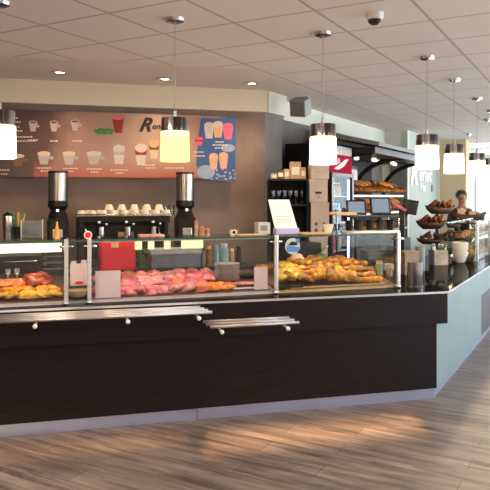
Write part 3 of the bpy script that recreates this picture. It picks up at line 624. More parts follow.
mb = MB(); mb.lathe([(0, 0), (.022, 0), (.022, .003), (0, .003)], 'red_plastic', 24, T(0, -.004, .045) @ RX(pi / 2), smooth=False); mb.build('red_disc', t)
mb = MB(); mb.box(-.10, .10, -.06, .06, 0, .02, 'meat_pale', bev=.008); mb.build('folded_napkins', None, top(151, .2), RZG, 'flat pinkish napkin pile on the glass shelf', 'napkins')
for i, (px, h_, r_, lb) in enumerate([(196, .13, .018, 'tall wooden pepper mill right beside the grinder'), (202, .075, .024, 'short wooden mill, middle of the three'), (207.5, .06, .022, 'shortest wooden mill, farthest from the grinder')]):
    t = thing('pepper_mill', lb, 'pepper mill', top(px, .25), 0, 'wooden mills on the glass shelf')
    mb = MB(); mb.lathe([(r_, 0), (r_ * .75, h_ * .35), (r_ * .95, h_ * .6), (r_ * .8, h_ * .68)], 'wood_mill', 18); mb.build('body', t)
    mb = MB(); mb.blob(r_ * .85, r_ * .85, h_ * .18, 'meat_pale' if i else 'wood_mill', (0, 0, h_ * .82)); mb.build('knob', t)
t = thing('milk_jug', 'small white jug with a dark opening on the glass shelf', 'jug', top(233, .2), RZG)
mb = MB(); mb.lathe([(.024, 0), (.03, .02), (.026, .045), (.022, .045), (.022, .02), (0, .01)], 'porcelain', 20); mb.build('jug_body', t)
mb = MB(); mb.lathe([(0, 0), (.014, 0), (.014, .002), (0, .002)], 'black', 12, T(0, -.029, .025) @ RX(pi / 2)); mb.build('dark_spot', t); mb = MB(); mb.tube([(.024, 0, .04), (.045, 0, .035), (.03, 0, .01)], .004, 'porcelain', 6); mb.build('handle', t)
mb = MB(); mb.box(-.12, .12, -.06, .06, 0, .010, 'wood_board', bev=.003); mb.build('cutting_board', None, top(250, .15), RZG, 'thin wooden board in front of the grey box', 'board')
t = thing('napkin_dispenser', 'grey metal napkin box beside the tilted menu', 'napkin box', top(262, .28), RZG)
mb = MB(); mb.box(-.055, .06, -.05, .05, 0, .10, 'light_grey', bev=.012); mb.build('body', t); mb = MB(); mb.box(-.03, .03, -.053, -.049, .03, .075, 'mid_grey'); mb.build('front_slot', t)
# tilted menu display
t = thing('menu_stand', 'tilted white menu sheet on a purple stand', 'menu', top(286, .22), RZG)
mb = MB(); mb.M = T(0, 0, .045); mb.prism([(-.10, 0), (.105, 0), (.045, .25), (-.145, .25)], -.004, .004, 'paper_white', RX(pi / 2 - .18)); mb.build('sheet', t)
mb = MB(); mb.M = T(0, 0, .045)
for k in range(7): mb.prism([(-.085 - k * .005, .05 + k * .025), (.05 - k * .009, .05 + k * .025), (.048 - k * .009, .056 + k * .025), (-.086 - k * .005, .056 + k * .025)], .0045, .0055, 'light_grey' if k < 3 else 'paper_white', RX(pi / 2 - .18))
mb.build('printed_lines', t)
mb = MB(); mb.box(-.10, .11, -.03, .05, 0, .05, 'purple_stand', bev=.005); mb.build('base', t)
mb = MB(); mb.box(-.13, .13, -.07, .07, 0, .014, 'wood_board', bev=.004); mb.build('serving_board', None, top(314, .16), RZG, 'round edged wooden board between menu and white bowl', 'board')
t = thing('bowl', 'white bowl in front of the yellow tray', 'bowl', top(328, .18))
mb = MB(); mb.lathe([(0, 0), (.03, 0), (.05, .075), (.053, .08), (.047, .078), (.03, .008), (0, .008)], 'porcelain', 24); mb.build('bowl_body', t)
mb = MB(); mb.box(-.03, .03, -.0505, -.046, .0, .0, 'white') if False else mb.lathe([(0, .06), (.042, .06), (.042, .066), (0, .07)], 'golden_bun', 20); mb.build('contents', t)
# serving rack
rk = thing('serving_rack', 'black and silver two level serving rack on the glass shelf', 'rack', top(371, .20), RZG)
W2 = .235
mb = MB(); mb.box(-W2, W2, -.10, .10, 0, .018, 'white', bev=.003); mb.build('bottom_tray', rk, label='white bottom tray')
mb = MB(); mb.box(-W2, W2, -.10, .10, .135, .15, 'dark_grey', bev=.003); mb.build('top_tray', rk)
for x in (-W2 + .01, W2 - .01):
    for y in (-.09, .09): mb = MB(); mb.tube([(x, y, .018), (x, y, .135)], .005, 'steel', 8); mb.build('post', rk)
for i in range(5):
    x = -.18 + i * .085; t = thing('cup_stack', f'black cup stack inside the serving rack, {ORD[i]} from the left', 'cups', gpos(371 + (x / .47) * 57, .20, ZT + .02), RZG, 'cup stacks inside the serving rack')
    mb = MB(); mb.lathe([(.026, 0), (.034, .05), (.030, .05), (.036, .09), (.033, .09), (.03, .055), (0, .05)], 'black' if i % 2 == 0 else 'dark_grey', 18); mb.build('cups', t)
mb = MB(); mb.box(-.10, .10, -.07, .07, 0, .012, 'wood_board', bev=.003); mb.box(-.10, .10, -.07, -.06, .012, .025, 'wood_board'); mb.box(-.10, .10, .06, .07, .012, .025, 'wood_board'); mb.build('wooden_tray', None, (*gp(343, -.25), ZT + .155), RZG, 'yellow wooden tray on top of the serving rack', 'tray')

# ------------------------------------------------------------------ staff side: back counter with machines
BW = Vector((-2.48, 6.45))
def bk(px, o): q = BW + NF * o; s = along(BW, U, NF, px, o); return q + U * s
def bpos(px, o, z): p = bk(px, o); return (p.x, p.y, z)
t = thing('back_counter', 'dark back counter carrying the coffee machine', 'counter', (0, 0, 0))
mb = MB(); seg(mb, BW + NF * .58, U, -2.2, 2.70, NF, .55, .0, .91, 'black_matt'); mb.build('cabinet_body', t)
mb = MB(); seg(mb, BW + NF * .60, U, -2.2, 2.71, NF, .58, .91, .95, 'granite'); mb.build('worktop', t)
# grinders
def grinder(px, label, s=1):
    t = thing('coffee_grinder', label, 'coffee grinder', bpos(px, .33, .95), RZF, 'coffee grinders by the coffee machine')
    mb = MB(); mb.box(-.10, .10, -.12, .12, 0, .52, 'black', bev=.02); mb.build('body', t)
    mb = MB(); mb.lathe([(.10, .52), (.07, .60), (.10, .64), (.09, .70)], 'black', 24); mb.build('collar', t)
    mb = MB(); mb.cyl(.093, .695, .975, 'steel_brushed', 32); mb.build('bean_hopper', t)
    mb = MB(); mb.lathe([(.096, .965), (.096, .985), (.0, .99)], 'black', 32); mb.build('hopper_lid', t)
    mb = MB(); mb.box(-.05, .05, -.145, -.12, .22, .42, 'steel', bev=.01); mb.build('dosing_chute', t)
    mb = MB(); mb.tube([(.0, -.13, .20), (.0, -.22, .18)], .014, 'black', 8); mb.build('fork', t)
    mb = MB(); mb.lathe([(0, 0), (.012, 0), (.012, .006), (0, .006)], 'spot_glint', 12, T(.0, -.115, .60) @ RX(pi / 2)); mb.build('indicator', t)
    return t
g1 = grinder(58, 'black coffee grinder with steel hopper, standing near the straws')
g2 = dup(g1, bpos(185, .33, .95), RZF, 'black coffee grinder with steel hopper, standing near the wooden mills')
# coffee machine
cmx0 = bk(76, .33); cmx1 = bk(168, .33); w = (cmx1 - cmx0).length; c = (cmx0 + cmx1) / 2
cmach = thing('espresso_machine', 'wide black espresso machine with cups warming on top', 'coffee machine', (c.x, c.y, .95), RZF); hw = w / 2; cmach.scale = (1, 1, .905)
mb = MB(); mb.box(-hw, hw, -.05, .22, .10, .56, 'black', bev=.02); mb.build('body', cmach)
mb = MB(); mb.box(-hw, hw, -.20, .24, .52, .60, 'black', bev=.02); mb.build('upper_housing', cmach)
mb = MB(); mb.box(-hw, hw, -.22, .22, .03, .12, 'dark_grey', bev=.01); mb.build('drip_tray', cmach)
for x in (-hw + .03, hw - .07): mb = MB(); mb.box(x, x + .04, -.22, .2, .0, .54, 'black', bev=.01); mb.build('side_panel', cmach)
mb = MB(); mb.tube([(-hw, -.19, .618), (hw, -.19, .618)], .008, 'steel', 8); mb.tube([(-hw, .18, .618), (hw, .18, .618)], .008, 'steel', 8)
for x in (-hw + .01, 0, hw - .01):
    for y in (-.18, .18): mb.tube([(x, y, .59), (x, y, .618)], .004, 'steel', 6)
mb.build('cup_rail', cmach)
for k, x in enumerate((-.22, .04, .30)):
    mb = MB(); mb.cyl(.035, .40, .48, 'steel', 20, T(x, -.12, 0)); gh = mb.build('group_head', cmach)
    mb = MB(); mb.tube([(x, -.13, .39), (x, -.28, .37)], .013, 'black', 8); mb.lathe([(.033, .375), (.033, .40)], 'steel', 16, T(x, -.12, 0)); mb.build('portafilter', gh)
    mb = MB(); mb.blob(.016, .014, .014, 'white', (x - .02, -.215, .535)); mb.build('knob', cmach); mb = MB(); mb.blob(.012, .012, .012, 'white', (x + .05, -.215, .515)); mb.build('knob', cmach)
for x in (-hw + .09, hw - .12):
    mb = MB(); mb.tube([(x, -.20, .5), (x, -.25, .42), (x + .02, -.24, .22)], .006, 'steel', 8); mb.build('steam_wand', cmach)
mb = MB(); mb.box(-.05, .10, -.06, -.052, .22, .42, 'wood_board'); mb.build('back_panel', cmach)
mb = MB(); mb.lathe([(0, 0), (.028, .0), (.034, .018), (.046, .055), (.042, .055), (.03, .015), (0, .01)], 'porcelain', 18, S3(1, 1, 1)); cupm = mb.mesh('cup')
mb = MB(); mb.tube([(.04, 0, .045), (.06, 0, .035), (.035, 0, .018)], .004, 'porcelain', 6); cuph = mb.mesh('cup_handle')
def cup(x, y, z, label, rz_):
    o = thing('coffee_cup', label, 'cup', tuple(Vector((c.x, c.y, 0)) + Matrix.Rotation(RZF, 3, 'Z') @ Vector((x, y, 0)) + Vector((0, 0, z))), rz_, 'cups on the espresso machine')
    for me, nm in ((cupm, 'bowl'), (cuph, 'handle')):
        q = bpy.data.objects.new(nm, me); C.objects.link(q); q.parent = o
        q.location = (0, 0, 0)
    o.rotation_euler = (pi, 0, rz_); o.location.z += .055
for i in range(9): cup(-hw + .05 + i * .105, -.09, .95 + .545, f'upturned cream cup in the front row on the espresso machine, {ORD[i]} from the left', i)
for i in range(8): cup(-hw + .12 + i * .105, .03, .95 + .545, f'upturned cream cup in the second row on the espresso machine, {ORD[i]} from the left', i)
for i in range(5): cup(-hw + .32 + i * .125, -.03, .95 + .545 + .056, f'upturned cream cup in the upper layer on the espresso machine, {ORD[i]} from the left', i)
for i in range(3):
    p = bk(160 + i * 6, .26); mb = MB(); mb.lathe([(.022, 0), (.03, .10), (.027, .10), (.02, .006), (0, .006)], 'tumbler', 16); mb.build('drinking_glass', None, (p.x, p.y, .95 + .545), 0, f'clear glass at the end of the machine top, {ORD[i]} from the cups', 'glass', 'glasses on the espresso machine')

# ------------------------------------------------------------------ banner
PB = BW + NF * .055
z0b, z1b = 1.885, 2.565
lenb = along(PB, U, NF, 235.5, 0) + .02
bo = PB - U * .02
ban = thing('menu_banner', 'wide printed drinks menu board with coffee cups and blue end', 'sign', (bo.x, bo.y, z0b), RZF)
mb = MB(); mb.box(0, lenb, 0, .03, 0, z1b - z0b, 'banner_print'); mb.build('board', ban)
def bx(px): return along(bo, U, NF, px, 0)
def bz(px, py): d = (bo + U * bx(px)).y; return H - (py - HY) * d / FP - z0b
PM = RX(pi / 2)
def bpoly(mb, pts, m, k=1): mb.prism([(bx(x), bz(x, y)) for x, y in pts], .0008 * k, .0008 * k + .0007, m, PM)
def bell(mb, x, y, rx, ry, m, k=1, n=18): bpoly(mb, [(x + rx * cos(2 * pi * i / n), y + ry * sin(2 * pi * i / n)) for i in range(n)], m, k)
mb = MB(); bpoly(mb, [(201, 118), (235, 119), (235, 182), (206, 180), (196, 165), (198, 140)], 'print_blue', 1); bell(mb, 206, 172, 9, 7, 'print_ice', 2)
for i in range(26):
    a, b2 = random.uniform(205, 234), random.uniform(168, 180); bpoly(mb, [(a, b2), (a + 2, b2 - .6), (a + 2.4, b2 + 1), (a + .6, b2 + 1.6)], 'print_ice' if i % 2 else 'print_grey', 3)
bell(mb, 228, 148, 7, 4, 'print_ice', 1.4); mb.build('blue_artwork', ban, label='blue printed area with ice')
def pcup(x, y, w_, h_, body, topc, froth=True):
    mb = MB(); bpoly(mb, [(x - w_ / 2, y - h_ / 2), (x + w_ / 2, y - h_ / 2), (x + w_ * .28, y + h_ / 2), (x - w_ * .28, y + h_ / 2)], body, 4)
    bell(mb, x, y - h_ / 2, w_ / 2, h_ * .2, 'print_white', 5); bell(mb, x, y - h_ / 2, w_ * .42, h_ * .14, topc, 6)
    bell(mb, x + w_ * .58, y - h_ * .1, w_ * .16, h_ * .16, body, 3); mb.build('printed_cup', ban)
for x, y in ((33, 127), (54, 127), (75, 126)): pcup(x, y, 8.5, 9, 'print_grey', 'print_brown')
pcup(18, 161, 13, 10, 'print_brown', 'print_cream'); pcup(7, 156, 9, 8, 'print_brown', 'print_peach')
for x in (44, 69, 94): pcup(x, 159, 13 if x != 94 else 15, 11, 'print_grey', 'print_cream')
mb = MB(); bpoly(mb, [(112, 118), (124, 118), (122, 133), (115, 133)], 'print_red', 4); bell(mb, 118, 118, 6, 2, 'print_pink', 5); mb.build('printed_tea', ban)
mb = MB()
for i in range(9): bell(mb, 97 + i * 1.9, 131 + 2 * sin(i * 2), 3, 1.6, 'print_green', 4)
mb.build('printed_leaves', ban)
def tall(x, y, w_, h_, bot, mid, topc):
    mb = MB(); bpoly(mb, [(x - w_ / 2, y - h_ * .2), (x + w_ / 2, y - h_ * .2), (x + w_ * .33, y + h_ / 2), (x - w_ * .33, y + h_ / 2)], bot, 4)
    bpoly(mb, [(x - w_ / 2, y - h_ * .2), (x + w_ / 2, y - h_ * .2), (x + w_ * .45, y + h_ * .05), (x - w_ * .45, y + h_ * .05)], mid, 5); bell(mb, x, y - h_ * .27, w_ * .5, h_ * .2, topc, 6); mb.build('printed_drink', ban)
tall(119, 154, 12, 20, 'print_white', 'print_grey', 'print_white'); tall(141, 154, 12, 22, 'print_white', 'print_red', 'print_white'); tall(154, 149, 10, 20, 'print_cream', 'print_brown', 'print_tan')
tall(199, 141, 8, 9, 'print_pink', 'print_red', 'print_pink')
for x, y, c1 in ((209, 130, 'print_white'), (218, 129, 'print_tan'), (228, 131, 'print_pink')): tall(x, y, 10, 17, c1, c1, 'print_white' if c1 != 'print_pink' else 'print_pink')
for x, y in ((213.5, 161), (223.5, 160)): tall(x, y, 9, 17, 'print_peach', 'print_tan', 'print_peach')
for (x, y, w_) in ((33, 140, 9), (54, 141, 8), (77, 141, 9), (44, 168, 14), (44, 171, 7), (69, 168.5, 12), (69, 171.5, 6), (94, 169, 14), (94, 172, 7), (119, 170, 17), (119, 173, 7), (12, 118, 12), (14, 122, 14), (12, 127, 13), (14, 131, 18), (20, 137, 24), (22, 141, 26), (4, 170, 10), (4, 174, 6), (148, 165, 12), (150, 168, 8), (219, 142, 7), (219, 145, 13), (218, 148, 6), (198, 152, 9), (198, 156, 11), (174, 168, 18)):
    mb = MB(); k = 0; x0_ = x - w_ / 2
    while x0_ < x + w_ / 2: wd = random.uniform(1.2, 3); bpoly(mb, [(x0_, y - .55), (x0_ + wd, y - .55), (x0_ + wd, y + .55), (x0_, y + .55)], 'print_text', 3); x0_ += wd + .7
    mb.build('printed_caption', ban)
text('logo_initial', 'R', .20, (bx(138.5), -.006, bz(140, 131)), 0, 'print_black', ban, .45, ofs=.008)
text('logo_lettering', 'enet', .088, (bx(151.5), -.006, bz(152, 129)), 0, 'print_black', ban, .4)
text('logo_suffix', 'm', .06, (bx(160), -.006, bz(160, 134)), 0, 'print_brown', ban, .3)

# letters on the pale wall
dP = A
def wallpt(px, py, o=.006): s = along(K5, A, NS, px, o); p = K5 + A * s + NS * o; return (p.x, p.y, zat(py, p.y))
s_ = thing('wall_lettering', 'white script shop name on the pale green wall', 'sign', wallpt(411, 184), RZS)
def wl(body, px, py, size, mat, shear=.3):
    a = Vector(wallpt(px, py)) - Vector(s_.location); loc = Matrix.Rotation(-RZS, 3, 'Z') @ a
    o = text('letters', body, size, loc, 0, mat, s_, shear, .008, sx=1.45, ofs=.012); return o
wl('R', 409.5, 184, .60, 'white'); wl('enet', 418.5, 180.5, .40, 'white'); wl('Ber', 420, 191, .22, 'white', 0); wl('E', 431.5, 191, .17, 'mid_grey', 0)

# ------------------------------------------------------------------ lamps
def pendant(pos, label):
    t = thing('pendant_lamp', label, 'lamp', (pos[0], pos[1], CEIL), RZF, 'pendant lamps over the counter')
    mb = MB(); mb.lathe([(0, -.03), (.03, -.03), (.062, -.018), (.066, 0)], 'steel', 28); mb.build('ceiling_rose', t)
    mb = MB(); mb.tube([(0, 0, -.03), (0, 0, -.655)], .003, 'light_grey', 6); mb.build('cable', t)
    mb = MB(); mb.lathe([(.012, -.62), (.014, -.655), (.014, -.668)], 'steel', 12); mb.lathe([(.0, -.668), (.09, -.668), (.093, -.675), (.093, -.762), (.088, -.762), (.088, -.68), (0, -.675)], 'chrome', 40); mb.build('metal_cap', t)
    mb = MB(); mb.lathe([(.090, -.755), (.096, -.762), (.096, -.80)], 'lamp_band', 40); 
    for i in range(20): mb.box(-.005, .005, .0955, .0968, -.790, -.774, 'lamp_white', RZ(i * pi / 10))
    mb.lathe([(.096, -.80), (.100, -.958)], 'lamp_white', 40); mb.lathe([(.100, -.958), (.092, -.962), (.0, -.962)], 'lamp_white', 40); mb.build('glass_shade', t)
    return t
PP = [(-1.515, 3.93), (-.472, 4.294), (.571, 4.661), (1.56, 5.46), (2.126, 6.478), (2.812, 7.72), (3.40, 8.80), (4.02, 9.92)]
PL = ['pendant lamp with chrome cap half cut off at the edge, near the straws', 'pendant lamp with chrome cap hanging in front of the drinks banner', 'pendant lamp with chrome cap hanging in front of the bottle fridge', 'pendant lamp with chrome cap hanging over the counter corner', 'pendant lamp with chrome cap, second beyond the counter corner', 'pendant lamp with chrome cap, third beyond the counter corner near the person', 'pendant lamp with chrome cap, fourth beyond the counter corner', 'pendant lamp with chrome cap, farthest over the side counter']
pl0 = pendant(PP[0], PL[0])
for i, (p, lb) in enumerate(list(zip(PP, PL))[1:]):
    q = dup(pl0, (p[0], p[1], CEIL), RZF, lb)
    if i == 0:      # this shade is a dimmer, yellower bulb
        sh = [c for c in q.children if c.name.startswith('glass_shade')][0]; sh.data = sh.data.copy()
        for k, m_ in enumerate(sh.data.materials):
            if m_.name == 'lamp_white': sh.data.materials[k] = MAT['lamp_yellow']
# first lamps glow yellower: own shade colour on the one before the banner
def downlight(px, py, label):
    d = FP * (CEIL - H) / (HY - py); x = (px - CX) / FP * d
    t = thing('downlight', label, 'downlight', (x, d, CEIL), 0, 'recessed downlights in the plaster ceiling strip')
    mb = MB(); mb.lathe([(.055, .0), (.085, -.002), (.088, -.012), (.06, -.014), (.052, -.004)], 'steel', 28); mb.build('trim_ring', t)
    mb = MB(); mb.lathe([(.0, -.006), (.038, -.006), (.05, -.002)], 'downlight_glow', 20); mb.build('bulb', t)
    l = bpy.data.lights.new('downlight_beam', 'SPOT'); l.energy = 28; l.color = (1, .72, .42); l.spot_size = R(120); l.spot_blend = .9; l.shadow_soft_size = .05
    o = bpy.data.objects.new('downlight_beam', l); C.objects.link(o); o.location = (x, d, CEIL - .03)
for px, py, lb in ((60, 72, 'recessed downlight above the coffee cups of the banner'), (165, 78.5, 'recessed downlight beside the pendant before the banner'), (252, 83, 'recessed downlight near the wall speaker')): downlight(px, py, lb)
# ceiling camera
d = FP * 1.2 / 184; t = thing('dome_camera', 'white and dark dome camera on the tiled ceiling', 'camera', ((374.5 - CX) / FP * d, d, CEIL))
mb = MB(); mb.lathe([(.058, 0), (.058, -.03), (.05, -.045)], 'white', 28); mb.build('housing', t)
mb = MB(); mb.lathe([(.045, -.04), (.04, -.06), (.022, -.076), (0, -.08)], 'dark_grey', 28); mb.build('dome', t)
# far ceiling panels
for i, (px, py, lb) in enumerate(((476, 144.5, 'nearer white strip light in the far ceiling'), (487, 152.5, 'farther white strip light in the far ceiling'))):
    d = FP * 1.2 / (HY - py); x = (px - CX) / FP * d; mb = MB(); mb.box(-.32, .32, -.5, .5, -.012, 0, 'white'); o = thing('ceiling_light', lb, 'ceiling light', (x, d, CEIL), -.15)
    mb.build('frame', o); mb = MB(); mb.box(-.29, .29, -.47, .47, -.02, -.012, 'tube_white'); mb.build('diffuser', o)
for i, (px, py) in enumerate(((468, 134), (487, 119))):
    d = FP * 1.2 / (HY - py); x = (px - CX) / FP * d; t = thing('ceiling_sprinkler', f'small metal ceiling fitting beyond the pendants, {"farther" if i == 0 else "nearer"} one', 'ceiling fitting', (x, d, CEIL)); mb = MB(); mb.lathe([(.06, 0), (.05, -.03), (0, -.04)], 'steel', 16); mb.build('cover', t)
    mb = MB(); mb.cyl(.012, -.07, -.03, 'steel', 10); mb.build('nozzle', t)
# wall speaker
p = at(300.5, 7.15); t = thing('wall_speaker', 'grey cube loudspeaker on a bracket at the wall corner', 'speaker', (p.x, p.y, zat(107, 7.15)), -.55)
mb = MB(); mb.M = RX(.35) @ RY(.12); mb.box(-.095, .095, -.085, .085, -.095, .095, 'speaker_grey', bev=.01); mb.build('cabinet', t)
mb = MB(); mb.M = RX(.35) @ RY(.12); mb.box(-.08, .08, -.089, -.084, -.08, .08, 'mid_grey'); mb.build('grille', t)
mb = MB(); mb.tube([(0, .02, .08), (-.03, .18, .13), (-.10, .30, .13)], .014, 'mid_grey', 8); mb.box(-.16, -.03, .26, .30, .06, .16, 'light_grey'); mb.build('bracket', t)

# ------------------------------------------------------------------ shelf unit, cartons, fridge
t = thing('shelf_unit', 'black shelf unit with glasses and packages beside the wall', 'shelf', (.25, 6.92, 0))
mb = MB(); mb.box(0, .02, 0, .28, 0, 1.86, 'black_matt'); mb.build('side_panel', t); mb = MB(); mb.box(.42, .44, 0, .28, 0, 1.86, 'black_matt'); mb.build('side_panel', t)
mb = MB(); mb.box(.02, .42, .27, .28, 0, 1.86, 'black_matt'); mb.build('back_panel', t)
for z in (.1, .95, 1.25, 1.58, 1.86): mb = MB(); mb.box(0, .44, 0, .28, z, z + .018, 'black'); mb.build('shelf_board', t)
for i, (x, w_, h_, mm, lb) in enumerate(((.045, .07, .06, 'carton', 'small flat beige packet at the wall end of the top shelf'), (.115, .075, .10, 'brown_roll', 'reddish brown packet on the top shelf'), (.19, .06, .11, 'wood_board', 'yellow printed packet on the top shelf'), (.255, .12, .19, 'kraft', 'tall golden box on the top shelf'), (.37, .06, .13, 'jar_amber', 'slim golden bag with a tie at the top shelf end'))):
    t = thing('gift_packet', lb, 'packet', (.25 + x + w_ / 2 - .01, 7.05, 1.878), 0, 'packets on the top shelf')
    mb = MB(); mb.box(-w_ / 2, w_ / 2, -.05, .05, 0, h_, mm, bev=.008); mb.build('body', t); mb = MB(); mb.box(-w_ * .35, w_ * .35, -.053, -.049, h_ * .25, h_ * .7, 'porcelain'); mb.build('label_patch', t)
mb = MB(); mb.lathe([(0, 0), (.028, 0), (.006, .008), (.005, .06), (.03, .09), (.034, .15), (.031, .15), (.027, .09), (0, .07)], 'tumbler', 16); gm = mb.mesh('wine_glass')
for r_ in range(2):
    for i in range(6): place(gm, 'wine_glass', (.25 + .055 + i * .064, 7.0 + r_ * .1, 1.598), 0, f'clear stemmed glass, {ORD[i]} from the wall in the {"front" if r_ == 0 else "rear"} row of the shelf', 'glass', 'glasses on the black shelf unit')
mb = MB(); mb.box(0, .30, 0, .33, 0, .95, 'black_matt'); mb.box(-.01, .31, -.02, .33, .95, .97, 'granite'); mb.build('side_cabinet', None, (.70, 6.88, 0), 0, 'low black cabinet under the stacked cartons', 'cabinet')
for i, (z, h_, dx, lb) in enumerate(((.97, .285, 0, 'beige carton at the bottom of the stack beside the fridge'), (1.257, .365, .012, 'beige carton with four dark squares, second from the stack bottom'), (1.624, .25, 0, 'beige carton with a dark emblem, third from the stack bottom'), (1.876, .165, .012, 'beige carton on top of the stack behind the lamp'))):
    t = thing('carton', lb, 'carton', (.80 + dx, 7.04, z), .06 * (i % 2), 'beige cartons stacked beside the fridge')
    mb = MB(); mb.box(-.10, .10, -.10, .10, 0, h_, 'carton', bev=.004); mb.build('box_body', t)
    mb = MB(); mb.box(-.102, .102, -.102, .102, h_ - .05, h_ - .001, 'carton', bev=.004); mb.build('lid', t)
    mb = MB()
    if i == 1:
        for x in (-.055, .055):
            for zz in (.06, .13): mb = MB(); mb.blob(.02, .003, .02, 'print_brown', (x * .8, -.101, zz), sub=2); mb.build('printed_mark', t)
        continue
    elif i == 2: mb.box(-.035, .035, -.1035, -.1, .09, .115, 'print_black'); mb.lathe([(0, 0), (.02, 0), (.02, .002)], 'print_grey', 12, T(0, -.101, .055) @ RX(pi / 2))
    else: mb.box(-.06, .06, -.1035, -.1, h_ * .4, h_ * .45, 'print_grey')
    mb.build('printed_mark', t)
# fridge: local x along A, -y faces NS
fo = Vector((1.0, 7.53)); fr = thing('bottle_fridge', 'tall black drinks fridge with glass door and red header', 'fridge', (fo.x, fo.y, 0), RZS)
mb = MB(); mb.box(0, .02, 0, .58, .08, 2.33, 'black_matt'); mb.box(.74, .76, 0, .58, .08, 2.33, 'black_matt'); mb.box(0, .76, .56, .58, .08, 2.33, 'black_matt'); mb.box(0, .76, 0, .58, .08, .25, 'black_matt'); mb.box(0, .76, .02, .58, 1.98, 2.33, 'black_matt'); mb.build('cabinet', fr)
mb = MB(); mb.box(.02, .74, -.012, .02, 1.98, 2.19, 'fridge_header'); mb.build('header_sign', fr)
mb = MB(); mb.prism([(.1, 2.02), (.3, 2.08), (.5, 2.15), (.62, 2.16), (.45, 2.06), (.25, 2.01)], .013, .016, 'print_white', RX(pi / 2)); mb.blob(.07, .004, .04, 'print_pink', (.25, -.014, 2.12), sub=2); mb.build('header_print', fr)
mb = MB(); mb.box(.02, .74, -.01, .02, 2.20, 2.30, 'light_grey'); mb.build('top_grille', fr)
mb = MB()
for x in (.0, .71): mb.box(x, x + .05, -.03, 0, .25, 1.97, 'black')
mb.box(0, .76, -.03, 0, 1.93, 1.97, 'black'); mb.box(0, .76, -.03, 0, .25, .30, 'black'); dr = mb.build('door', fr)
mb = MB(); mb.box(.05, .71, -.016, -.012, .3, 1.93, 'door_glass'); mb.build('door_glass', dr); mb = MB(); mb.tube([(.08, -.03, 1.0), (.08, -.06, 1.02), (.08, -.06, 1.5), (.08, -.03, 1.52)], .01, 'steel', 8); mb.build('handle', dr)
mb = MB(); mb.box(.05, .71, .5, .54, .3, 1.93, 'fridge_glow'); mb.build('lit_back', fr)
mb = MB(); mb.box(.66, .70, .005, .02, .3, 1.9, 'fridge_led'); mb.build('led_strip', fr)
for z in (.65, 1.0, 1.35, 1.68): mb = MB(); mb.box(.03, .73, .05, .5, z, z + .012, 'light_grey'); mb.build('fridge_shelf', fr)
btc = [('jar_amber', 'amber'), ('jar_blue', 'pale blue'), ('white', 'white'), ('red_plastic', 'red'), ('jar_green', 'green')]
for zi, z in enumerate((1.012, 1.362, 1.692)):
    for i in range(6):
        mm, cn = btc[(i + zi * 2) % 5] if z < 1.6 else ('jar_amber', 'amber')
        t_ = Vector((.12 + i * .105, .13)); p = fo + A * t_.x - NS * t_.y
        t = thing('drink_bottle', f'{cn} drink bottle on the fridge {["lower", "middle", "upper"][zi]} shelf, {ORD[i]} from the shop side', 'bottle', (p.x, p.y, z), 0, 'bottles in the drinks fridge')
        hh = .24 if z < 1.6 else .17
        mb = MB(); mb.lathe([(.032, 0), (.032, hh * .6), (.012, hh * .8), (.012, hh * .93)], mm, 14); mb.build('bottle_body', t); mb = MB(); mb.cyl(.014, hh * .92, hh, 'white', 10); mb.build('cap', t)

# ------------------------------------------------------------------ bread wall with canopy beyond the fridge
bo_ = fo + A * .80; BL = 2.9
bw = thing('bread_wall', 'black bread wall unit with curved canopy bracket', 'shelving', (bo_.x, bo_.y, 0), RZS)
mb = MB(); mb.box(0, 2.35, .5, .55, 0, 2.45, 'black_matt'); mb.box(2.35, BL, .5, .55, 0, 1.7, 'black_matt'); mb.build('back_panel', bw)
mb = MB(); mb.box(0, BL, 0, .5, 0, 1.0, 'dark_grey'); mb.build('base_cabinet', bw)
for z, yy in ((1.15, .05), (1.42, .08), (1.68, .12)): mb = MB(); mb.box(0.02, BL, yy, .5, z, z + .03, 'white' if z > 1.2 else 'wood_box'); mb.build('shelf_board', bw)
mb = MB(); mb.box(0, BL + .1, -.30, .5, 2.24, 2.32, 'black'); mb.build('canopy_underside', bw)
mb = MB(); mb.add([(0, -.35, 2.38), (BL + .2, -.35, 2.38), (BL + .2, .5, 2.58), (0, .5, 2.58), (0, -.35, 2.33), (BL + .2, -.35, 2.33), (BL + .2, .5, 2.50), (0, .5, 2.50)], [(0, 1, 2, 3), (4, 7, 6, 5), (0, 4, 5, 1), (1, 5, 6, 2), (2, 6, 7, 3), (3, 7, 4, 0)], 'mid_grey'); mb.build('canopy_roof', bw)
for x in (.05, 1.5, BL + .05):
    mb = MB(); pts = [(x, .48 - .0, 1.72)] + [(x, .48 - .75 * (1 - cos(a)), 1.80 + .46 * sin(a)) for a in [i * pi / 2 / 9 for i in range(10)]]
    mb.tube(pts, .035, 'black', 8); mb.build('curved_bracket', bw)
for i in range(6):
    mb = MB(); mb.lathe([(0, 0), (.03, 0), (.035, .03)], 'spot_glint', 12, T(.25 + i * .48, .1 + .1 * (i % 2), 2.205)); mb.build('spotlight', bw)
mb = MB(); mb.box(.35, 1.25, .36, .49, 1.74, 2.14, 'black', bev=.01); mb.box(.42, 1.18, .35, .36, 1.80, 2.08, 'light_grey'); mb.build('oven_window', bw)
mb = MB(); mb.blob(.13, .06, .05, 'bread', (0, 0, .045), amp=.12, seed=1, flat=True); lf = mb.mesh('loaf')
mb = MB(); mb.blob(.11, .07, .055, 'dark_bread', (0, 0, .05), amp=.12, seed=2, flat=True); lf2 = mb.mesh('loaf')
mb = MB(); mb.tube([(-.11 + .022 * i, 0, .03 + .012 * cos(i * .6)) for i in range(11)], [.006, .018, .028, .033, .036, .036, .035, .032, .027, .018, .006], 'dark_bread', 10); lf3 = mb.mesh('pointed_loaf')
def bwp(x, y, z): p = bo_ + A * x - NS * y; return (p.x, p.y, z)
